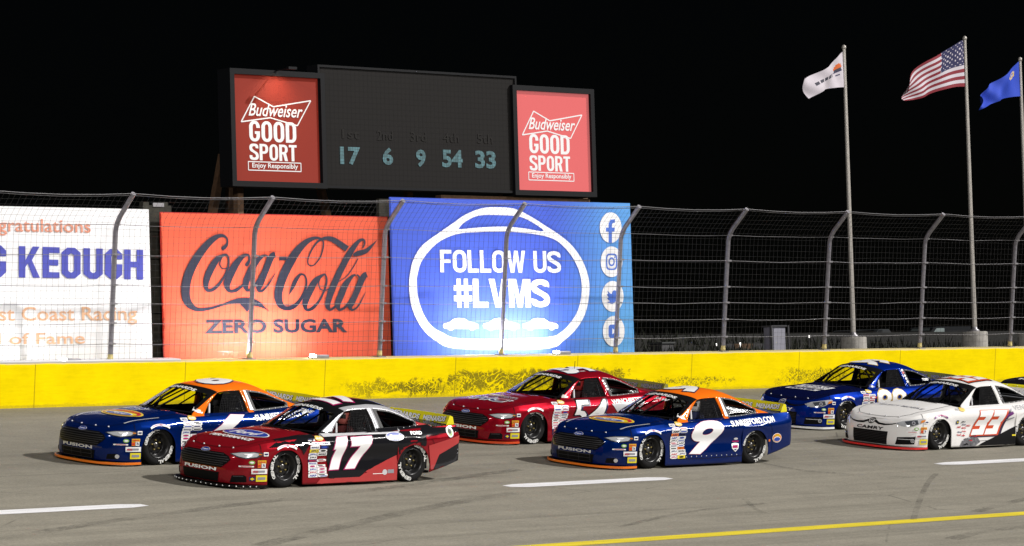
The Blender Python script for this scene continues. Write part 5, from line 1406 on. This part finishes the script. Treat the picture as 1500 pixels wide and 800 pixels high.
def oval_car(num, tail):
    def f(root, body, b0):
        b = MB(); fl_ = (lambda L: flip180(L, 1.378, .517)) if num == '6' else (lambda L: L); outlined(b, [fl_(NINE_O)], [fl_(NINE_I)], .016, SIDE(), WHITE, PINKV); b.build('door_number', body)
        b = MB(); number_decal(b, num, 1.42, -.38, 2.08, .42, ROOFN, WHITE, NAVYV, .12, .05, .02); b.build('roof_number', body)
        b = MB(); hood_oval(b); b.build('hood_emblem', body)
        b = MB(); project(b, slant(ft('SUNRISEFORD.COM', 2.02, .690, 3.18, .788, .03), .055, 2.0), SIDE(), WHITE, 3); b.build('quarter_lettering', body)
        b = MB()
        project(b, disc(3.24,.46,.13,.085), SIDE(), WHITE, 2); project(b, disc(3.24,.46,.12,.077), SIDE(), mat('oval_rim_orange', (.62,.2,.02), .3), 3); project(b, disc(3.24,.44,.095,.045), SIDE(), WHITE, 4); project(b, disc(3.24,.437,.085,.036), SIDE(), FBLUE, 5); project(b, ft('SUNRISE', 3.17,.49,3.31,.52,.03), SIDE(), YEL, 5)
        project(b, loops2d([[(2.05,.385),(2.11,.40),(2.16,.40),(2.23,.385),(2.22,.30),(2.14,.24),(2.06,.30)]]), SIDE(), WHITE, 2); project(b, rect(2.075,.31,2.20,.36), SIDE(), PINKV, 3.5); project(b, poly([(2.10,.29),(2.18,.29),(2.14,.262)]), SIDE(), NAVYV, 3.5)
        project(b, disc(2.16,.475,.05,.020), SIDE(), SILV, 2); project(b, rect(2.07,.42,2.23,.438), SIDE(), PINKV, 2)
        project(b, rect(3.01,.40,3.05,.44), SIDE(), ORANGEV, 2); b.build('badges', body)
        b = MB(); 
        for k in range(12): x = .75+k*.13; b.lathe([(0,.006),(.009,.005),(.011,0)], SILV, 6, 'Y', (-x, BODY_BVH.ray_cast(Vector((-x,2,.19)), Vector((0,-1,0)))[0].y if BODY_BVH.ray_cast(Vector((-x,2,.19)), Vector((0,-1,0)))[0] else .93, .19))
        b.build('skirt_rivets', body)
        b = MB(); project(b, poly([(2.03,.865),(2.10,.865),(2.02,1.19),(1.98,1.19)]), SIDE(), WHITE, 2); project(b, poly([(.84,.875),(.90,.845),(1.0,.83),(.96,.86),(.91,.93)]), SIDE(), WHITE, 2); project(b, disc(.945,.875,.03,.016), SIDE(), YEL, 3.5); b.build('pillar_marks', body)  # white strip on the B-pillar, and a small badge
    return f
def decals_17(root, body, b0):
    b = MB()
    project(b, poly([(.80,.86),(3.68,.93),(3.68,.80),(2.92,.735),(2.92,.60),(2.30,.46),(1.62,.20),(1.55,.12),(.88,.12)]), SIDE(), P_BLACK, 2)
    project(b, poly([(-.34,.655),(-.10,.76),(.3,.80),(.74,.82),(.62,.78),(.42,.64),(.345,.52),(.30,.60),(.16,.70),(-.02,.705),(-.18,.66)]), SIDE(), P_BLACK, 2.2)
    project(b, poly([(3.10,.20),(3.22,.44),(3.68,.62),(3.68,.33),(3.3,.22)]), SIDE(), P_BLACK, 3)
    project(b, poly([(2.92,.755),(3.62,.80),(3.62,.745),(2.92,.70)]), SIDE(), P_RED, 2)
    project(b, poly([(.80,.785),(1.6,.80),(2.35,.80),(2.45,.865),(.80,.83)]), SIDE(), SILV, 3.5)
    project(b, poly([(.60,.035),(.70,.13),(1.52,.13),(1.62,.185),(2.31,.30),(2.31,.035)]), SIDE(), P_LIT_CORAL, 2)  # coral wrap, lightened to carry side light in the colour
    project(b, poly([(1.64,.215),(2.30,.46),(2.32,.30),(1.70,.19)]), SIDE(), P_LIT_CORAL, 2)
    project(b, poly([(2.98,.60),(3.70,.745),(3.70,.62),(3.22,.44),(3.10,.20),(3.04,.20)]), SIDE(), P_LIT_CORAL, 2)
    for z in (.42,.36): project(b, poly([(3.26,z),(3.66,z+.10),(3.66,z+.085),(3.26,z-.012)]), SIDE(), GREYV, 2.5)
    project(b, rect(1.24,.035,1.36,.06), SIDE(), BLACK, 3)
    b.build('paint_panels', body)
    b = MB(); outlined(b, [[(1.065,.769),(1.268,.777),(1.071,.268),(.876,.264),(1.005,.601),(.953,.596),(.979,.663)], [(1.350,.758),(1.776,.770),(1.742,.675),(1.408,.270),(1.202,.268),(1.506,.637),(1.308,.633)]], [], .028, SIDE(), WHITE, PINKV, 5); b.build('door_number', body)
    b = MB(); number_decal(b, '17', 1.38, -.40, 2.10, .44, ROOFN, WHITE, PINKV, .1, .06, .03); b.build('roof_number', body)
    b = MB(); F = TOP(); oval_logo(b, 0, -.10, .56, .195, F, 2); project(b, ft('PERFORMANCE', -.50,-.46,.56,-.355,.04,.05), F, WHITE, 3); b.build('hood_emblem', body)
    b = MB(); oval_logo(b, 2.26, .755, .19, .066, SIDE(), 5); project(b, ft('FORD', 2.62,.775,2.86,.83,.04), SIDE(), WHITE, 3); b.build('quarter_lettering', body)
    b = MB(); project(b, loops2d([oval(3.47,.80,.075,.085,28), oval(3.47,.80,.052,.058,28)]), SIDE(), WHITE, 3); project(b, disc(3.47,.795,.050,.056,24), SIDE(), GREENV, 2.5); project(b, disc(3.47,.81,.034,.038,16), SIDE(), BLACK, 3.5); b.build('fuel_port', body)
    b = MB(); project(b, rect(1.80,.165,2.02,.175), SIDE(), WHITE, 3); project(b, disc(2.05,.19,.05,.045), SIDE(), SILV, 3); project(b, rect(2.11,.17,2.24,.23), SIDE(), GREYV, 3); b.build('badges', body)
def decals_54(root, body, b0):
    b = MB(); number_decal(b, '54', .92, .30, 1.86, .80, SIDE(), WHITE, BLACK, .22, .012, .022, 2, NAVYV); b.build('door_number', body)
    b = MB(); number_decal(b, '54', 1.36, -.40, 2.12, .42, ROOFN, WHITE, NAVYV, .1, .06, .02); b.build('roof_number', body)
    b = MB(); F = TOP()
    project(b, fit(text2d('HC', .09, .2), -.50,-.40,.50,-.13,text2d('HC', .07, .2)), F, WHITE, 2); project(b, ft('HC', -.47,-.385,.47,-.145,.02,.2), F, NAVYV, 3)
    for k in range(7): project(b, disc(-.36+.03*(k%2)+k*.05, -.34+.045*(k%4), .014,.012,8), F, WHITE, 4)
    project(b, poly([(.1,-.20),(.44,-.15),(.40,-.185),(.14,-.235)]), F, REDV, 4)
    project(b, ft('PERFORMANCE', -.34,-.06,.46,.0,.03,.1), F, GREYV, 2); project(b, ft('ENGINES', -.2,.02,.40,.07,.03,.1), F, SILV, 2)
    project(b, poly([(-.46,.06),(-.28,.12),(-.02,.10),(-.12,.02),(-.36,.01)]), F, mat('flame_vinyl', (.75,.5,.2), .4), 2); project(b, poly([(-.40,.07),(-.28,.105),(-.1,.085),(-.16,.04)]), F, WHITE, 3); b.build('hood_emblem', body)
    b = MB(); project(b, slant(ft('WINCHESTER', 2.0,.71,2.85,.79,.03), .045, 2.0), SIDE(), WHITE, 3); project(b, poly([(1.98,.72),(2.9,.77),(2.6,.56),(2.2,.50)]), SIDE(), SILV, 2); b.build('quarter_lettering', body)
    b = MB(); project(b, ft('Joey Iest', 1.52, 1.222, 1.80, 1.262,.03), ((0,.6,0),(-1,0,0),(0,-.5,.87)), WHITE, 3); b.build('name_lettering', body)
    b = MB(); b.tube([(-1.75,.10,1.32),(-1.76,.10,1.47)], .006, DARK, 5); b.build('antenna', root)
    b = MB(); project(b, poly([(.82,.84),(.95,.835),(1.0,.855),(.9,.90)]), SIDE(), mat('pale_vinyl', (.55,.5,.45), .4), 2)
    for z in (.98,1.03,1.08,1.13): project(b, disc(2.06-.06*(z-.98)/.15, z, .030,.020,12), SIDE(), WHITE, 3)
    b.build('pillar_marks', body)
NINE_O = [(.938,.239),(1.224,.229),(1.37,.31),(1.486,.39),(1.64,.49),(1.746,.582),(1.80,.65),(1.817,.70),(1.777,.761),(1.71,.79),(1.629,.801),(1.52,.805),(1.399,.801),(1.29,.785),(1.201,.757),(1.11,.725),(1.049,.681),(1.0,.635),(.985,.584),(1.0,.54),(1.033,.503),(1.08,.475),(1.137,.457),(1.237,.448)]
NINE_I = [(1.254,.612),(1.28,.642),(1.322,.664),(1.38,.678),(1.436,.682),(1.49,.68),(1.523,.668),(1.53,.648),(1.51,.622),(1.457,.590),(1.40,.576),(1.343,.570),(1.29,.574),(1.262,.588)]
def grow(L, d):
    n = len(L); out = []
    A = sum(L[i][0]*L[(i+1)%n][1]-L[(i+1)%n][0]*L[i][1] for i in range(n)); sg = 1 if A > 0 else -1
    for i in range(n):
        (x0,y0),(x1,y1),(x2,y2) = L[i-1], L[i], L[(i+1)%n]
        a = Vector((y1-y0, x0-x1)).normalized(); b_ = Vector((y2-y1, x1-x2)).normalized(); m_ = (a+b_); m_ = m_/max(.35, m_.length_squared/2)*.5*2/2
        out.append((x1+sg*m_.x*d, y1+sg*m_.y*d))
    return out
def outlined(b, outers, inners, d, F, face, edge, lay=2):
    project(b, loops2d([grow(L, d) for L in outers]+[grow(L, -d*.8) for L in inners]), F, edge, lay); project(b, loops2d(outers+inners), F, face, lay+1.5)
def flip180(L, cx, cy): return [(2*cx-x, 2*cy-y) for x, y in L]
def three(x0, x1, z0, z1, k, w):
    """angular block 3 leaning by k: outline loop"""
    P = [(0,1),(1,1),(1,.56),(.93,.5),(1,.44),(1,0),(0,0),(0,.24),(.52,.24),(.52,.38),(.06,.38),(.06,.64),(.52,.64),(.52,.77),(0,.77)]
    return [(x0+(x1-x0)*a+k*c*(z1-z0), z0+(z1-z0)*c) for a, c in P]
def decals_33(root, body, b0):
    DKO = mat('red_orange_number_vinyl', (.55,.055,.008), .4); PURPD = mat('dark_number_edge', (.02,.006,.03), .4)
    b = MB(); k = .68; z0, z1 = .27, .73
    para = lambda e, a, c: poly([(a-e, z0-e), (c+e, z0-e), (c+e+k*(z1-z0+2*e), z1+e), (a-e+k*(z1-z0+2*e), z1+e)])
    F = SIDE()
    project(b, xf(para(.035, .90, 1.74), lambda x, y: (x+.05, y-.012)), F, PURPD, 2); project(b, para(.022, .90, 1.74), F, DKO, 3)
    for x0 in (.92, 1.34): project(b, loops2d([three(x0, x0+.38, z0, z1, k, .27)]), F, WHITE, 4.2)
    b.build('door_number', body)
    b = MB(); project(b, poly([(1.42,-.42),(2.12,-.42),(2.12,.40),(1.42,.40)]), ROOFN, DKO, 2); 
    for x0 in (1.46, 1.80): project(b, loops2d([three(x0, x0+.28, -.36, .34, 0, .24)]), ROOFN, WHITE, 3.2)
    for q in (rect(1.40,-.45,2.14,-.42), rect(1.40,.40,2.14,.43), rect(1.395,-.42,1.42,.40), rect(2.12,-.42,2.145,.40)): project(b, q, ROOFN, BLACK, 2)
    b.build('roof_number', body)
    b = MB(); F = TOP(); project(b, ft('SELECT MOBILE', -.52,-.20,.62,-.10,.02), F, GREYV, 2); b.build('hood_lettering', body)
    b = MB(); F = SIDE()
    project(b, poly([(1.10,.03),(1.25,.10),(1.75,.24),(2.33,.42),(2.33,.03)]), F, DARK, 2); project(b, rect(2.20,.22,2.31,.25), F, YEL, 3)
    SC_ = mat('scraped_metal', (.20,.20,.22), .4, .6, noise=.5, nscale=18)
    project(b, poly([(.58,.05),(.66,.17),(.80,.22),(1.0,.23),(1.15,.21),(1.22,.13),(1.05,.05)]), F, SC_, 2.5)
    for i in range(12):
        rr = random.Random(i); x, z = rr.uniform(.55,1.1), rr.uniform(.06,.30); project(b, poly([(x,z),(x+rr.uniform(.05,.16),z+rr.uniform(-.02,.03)),(x+.08,z+.025)]), F, rr.choice((DARK,GREYV,WHITE,REDV)), 3.5)
    b.build('scraped_skirt', body)
    b = MB(); project(b, poly([(1.92,.62),(2.20,.71),(2.23,.66),(1.95,.56)]), F, PURPLE, 2); project(b, poly([(1.72,.33),(1.78,.33),(1.95,.50),(2.25,.58),(2.25,.60),(1.92,.54)]), F, GREYV, 2); project(b, poly([(2.02,.73),(2.2,.77),(2.2,.76),(2.02,.715)]), F, GREYV, 2)
    project(b, slant(ft('VENTURINI', 2.25,.72,3.2,.81,.0), .045, 2.2), F, GREYV, 2); b.build('quarter_lettering', body)
    b = MB()
    for i in range(4): project(b, rect(2.05+.0*i, .93+i*.055, 2.10, .945+i*.055), F, GREYV, 3)
    for w_, x_, z_, m_ in (('JRi',.62,.52,BLACK),('ARP',.50,.42,REDV),('MAHLE',.66,.40,REDV),('Sunoco',.66,.47,NAVYV),('MSD',.80,.44,REDV),('Moog',.52,.32,NAVYV),('Holley',.66,.33,REDV),('Roush',.5,.27,REDV)): project(b, ft(w_, x_, z_, x_+.13, z_+.035, .03), F, m_, 3)
    project(b, rect(.47,.50,.545,.575), F, NAVYV, 2.5); project(b, poly([(.48,.537),(.507,.515),(.535,.537),(.507,.56)]), F, YEL, 3.5); project(b, ft('ARCA', .50,.755,.60,.785,.03), F, GREYV, 3); project(b, disc(.70,.765,.085,.034), F, mat('sponsor_gold', (.72,.52,.12), .35), 2.5)
    project(b, slant(ft('BILL McANALLY', 1.45, 1.215, 1.85, 1.25, .02), 0, 0), ((0,.6,0),(-1,0,0),(0,-.5,.87)), GREYV, 3)
    b.build('badges', body)
def decals_99(root, body, b0):
    b = MB(); number_decal(b, '99', .92, .30, 1.80, .80, SIDE(), WHITE, GOLDV, .12, .02, .03, 2); b.build('door_number', body)
    b = MB(); number_decal(b, '99', 1.36, -.40, 2.12, .42, ROOFN, WHITE, GOLDV, .1, .06, .02); b.build('roof_number', body)
    b = MB(); F = TOP(); project(b, poly([(-.42,-.16),(.44,-.16),(.50,.10),(-.36,.10)]), F, WHITE, 2); project(b, ft('SPORTS', -.30,-.02,.42,.07,.03), F, NAVYV, 3); project(b, ft('COLLISION', -.34,-.13,.38,-.05,.02), F, NAVYV, 3)
    project(b, poly([(-.50,-.36),(.36,-.36),(.40,-.24),(-.46,-.24)]), F, WHITE, 2); project(b, ft('DRIVER', -.40,-.34,.30,-.26,.04,.1), F, NAVYV, 3); b.build('hood_emblem', body)
    b = MB()
    for z in (.94,1.0,1.06,1.12,1.17): project(b, disc(2.07-.06*(z-.94)/.2, z, .032,.024,12), SIDE(), random.Random(int(z*100)).choice((WHITE,REDV,WHITE)), 3)
    project(b, poly([(.83,.845),(.95,.835),(1.02,.855),(.9,.90)]), SIDE(), NAVYV, 2); b.build('pillar_marks', body)
    b = MB(); project(b, ft('TODD', 2.55,.95,2.75,1.0,.04), SIDE(), WHITE, 3); b.build('quarter_lettering', body)
def decals_treats(root, body, b0):
    b = MB(); F = TOP(); project(b, ft('TREATS', -.55,-.40,.45,-.25,.06,.1), F, WHITE, 2); project(b, ft('RACING', -.40,-.16,.5,-.05,.04,.1), F, GREYV, 2); b.build('hood_emblem', body)
    b = MB(); project(b, poly([(-.8,.62),(-.5,.665),(.75,.83),(.75,.70),(-.8,.50)]), SIDE(), P_LIME, 1.2); project(b, poly([(-.76,-.70),(-.4,-.92),(.2,-.96),(.78,-.70)]), F, P_LIME, 1.2); b.build('paint_panels', body)
def sil(p): return p
cars = {}
cars['17'] = stock_car('red and black race car with white 17 on its black door', 33.89, -11.915, R(-.27), dict(seed=3, top=P_BLACK, side=P_RED, hood=P_RED, deck=P_BLACK, pillar=mat('paint_silver_white', (.50,.50,.53), .3, .3, coat=.5), rail=mat('paint_silver_white', (.5,.5,.53)), cpillar=P_LIT_CORAL, sill=mat('paint_silver_white', (.5,.5,.53)), splitter=BLACK, rivets=True, nose='hex', spoiler=P_LIME, strip=WHITE, screen_text='ZANE', decals=decals_17))
cars['6'] = stock_car('navy and orange race car farthest left, partly behind the red and black one', 33.93, -8.487, R(.12), dict(seed=5, top=P_ORANGE, side=P_NAVY, hood=P_NAVY, deck=P_NAVY, splitter=ORANGEV, nose='hex', namecol=SILV, intake_frame=True, fog='round', spoiler=P_LIME, sill=P_NAVY, decals=oval_car('6', 1), no_diamond=True))
cars['9'] = stock_car('navy and orange race car with a big white 9 on its door', 42.24, -11.759, R(.62), dict(seed=8, top=P_ORANGE, side=P_NAVY, hood=P_NAVY, deck=P_NAVY, splitter=ORANGEV, nose='hex', namecol=SILV, intake_frame=True, fog='round', spoiler=P_LIME, sill=P_NAVY, screen_text='SAW', decals=oval_car('9', 1), no_diamond=True))
cars['54'] = stock_car('all red race car with white 54 on its door, behind the orange roofed car', 43.18, -7.718, R(-.25), dict(seed=11, top=P_CRIM, side=P_CRIM, hood=P_CRIM, deck=P_CRIM, splitter=mat('red_orange_vinyl', (.62,.06,.01), .4), nose='hex', intake_frame=True, spoiler=mat('paint_olive_shaded', (.22,.22,.05), .5), dark_spoiler=True, sill=P_CRIM, decals=decals_54))  # olive spoiler: yellow darkened in the colour to imitate shade
cars['33'] = stock_car('white race car with orange edged 33 on its door and scraped skirt', 50.83, -11.079, R(.37), dict(seed=14, top=P_WHITE, side=P_WHITE, hood=P_WHITE, deck=P_WHITE, splitter=mat('bright_red_vinyl', (.62,.02,.02), .4), nose='v', namecol=BLACK, badge=DARK, spoiler=P_WHITE, block=False, sill=P_WHITE, decals=decals_33, strip=PURPLE))
cars['99'] = stock_car('royal blue race car with white splitter behind the white car', 52.25, -7.386, R(-.22), dict(seed=17, top=P_BLUE, side=P_BLUE, hood=P_DEEP, deck=P_BLUE, splitter=WHITE, nose='v', namecol=WHITE, spoiler=mat('paint_olive_shaded', (.22,.22,.05), .5), dark_spoiler=True, block='few', sill=P_BLUE, decals=decals_99))
cars['last'] = stock_car('black race car with lime fenders cut off by the right edge', 60.5, -6.9, R(0), dict(seed=19, top=P_BLACK, side=P_BLACK, hood=P_BLACK, deck=P_BLACK, splitter=BLACK, nose='hex', spoiler=P_BLACK, block='few', sill=P_BLACK, decals=decals_treats))

# ---------------------------------------------------------------- drivers
def skin_body(name, m, joints, bones, root_i=0):
    me = bpy.data.meshes.new(name); me.from_pydata([j[:3] for j in joints], bones, []); o = bpy.data.objects.new(name, me); COL.objects.link(o)
    sk = o.modifiers.new('skin', 'SKIN'); 
    if not me.skin_vertices: me.skin_vertices.new()
    for i, j in enumerate(joints): me.skin_vertices[0].data[i].radius = (j[3], j[3]); me.skin_vertices[0].data[i].use_root = (i == root_i)
    sb_ = o.modifiers.new('smooth', 'SUBSURF'); sb_.levels = sb_.render_levels = 2
    me.materials.append(m); return o
def driver(car, suit, helmet, label):
    J = [(-1.55,.39,.42,.15),(-1.62,.39,.62,.15),(-1.64,.39,.80,.16),(-1.63,.39,.90,.09),(-1.61,.39,.98,.065),
         (-1.60,.58,.84,.075),(-1.45,.66,.66,.055),(-1.24,.56,.74,.045),(-1.13,.53,.78,.042),(-1.60,.20,.84,.075),(-1.45,.12,.66,.055),(-1.24,.22,.74,.045),(-1.13,.25,.78,.042),
         (-1.40,.50,.40,.09),(-1.05,.50,.46,.075),(-.82,.50,.24,.055),(-.74,.50,.22,.05),(-1.40,.28,.40,.09),(-1.05,.28,.46,.075),(-.82,.28,.24,.055),(-.74,.28,.22,.05)]
    Bn = [(0,1),(1,2),(2,3),(3,4),(3,5),(5,6),(6,7),(7,8),(3,9),(9,10),(10,11),(11,12),(0,13),(13,14),(14,15),(15,16),(0,17),(17,18),(18,19),(19,20)]
    o = skin_body('person', suit, J, Bn); 
    for v in o.data.vertices: v.co -= Vector((-1.55,.39,.34))
    o.matrix_world = cars[car].matrix_world@Matrix.Translation((-1.55,.39,.34)); tag(o, label, 'person')
    b = MB(); b.lathe([(0,.15),(.06,.142),(.105,.105),(.128,.05),(.132,-.01),(.125,-.07),(.108,-.115),(.09,-.12),(0,-.12)], helmet, 24, 'Z', (-.05,0,.72)); h = b.build('helmet', o)
    b = MB(); b.add([(-.05+.136*math.cos(a), .136*math.sin(a), .72+z) for z in (-.025,.045) for a in [R(-65+130*k/12) for k in range(13)]], [(k,k+1,k+14,k+13) for k in range(12)], mat('dark_visor', (.01,.01,.012), .1)); b.build('visor', h)
driver('17', mat('red_race_suit', (.10,.012,.012), .8), mat('pale_red_helmet', (.45,.12,.10), .25), 'driver in red suit and helmet behind the window net of car 17')
driver('54', mat('dark_red_suit', (.06,.008,.010), .8), mat('red_helmet', (.4,.03,.03), .25), 'driver in dark red suit and helmet inside the all red car')
driver('9', mat('navy_race_suit', (.02,.025,.08), .8), mat('white_helmet', (.6,.6,.6), .25), 'driver in navy suit and white helmet inside the car numbered 9')
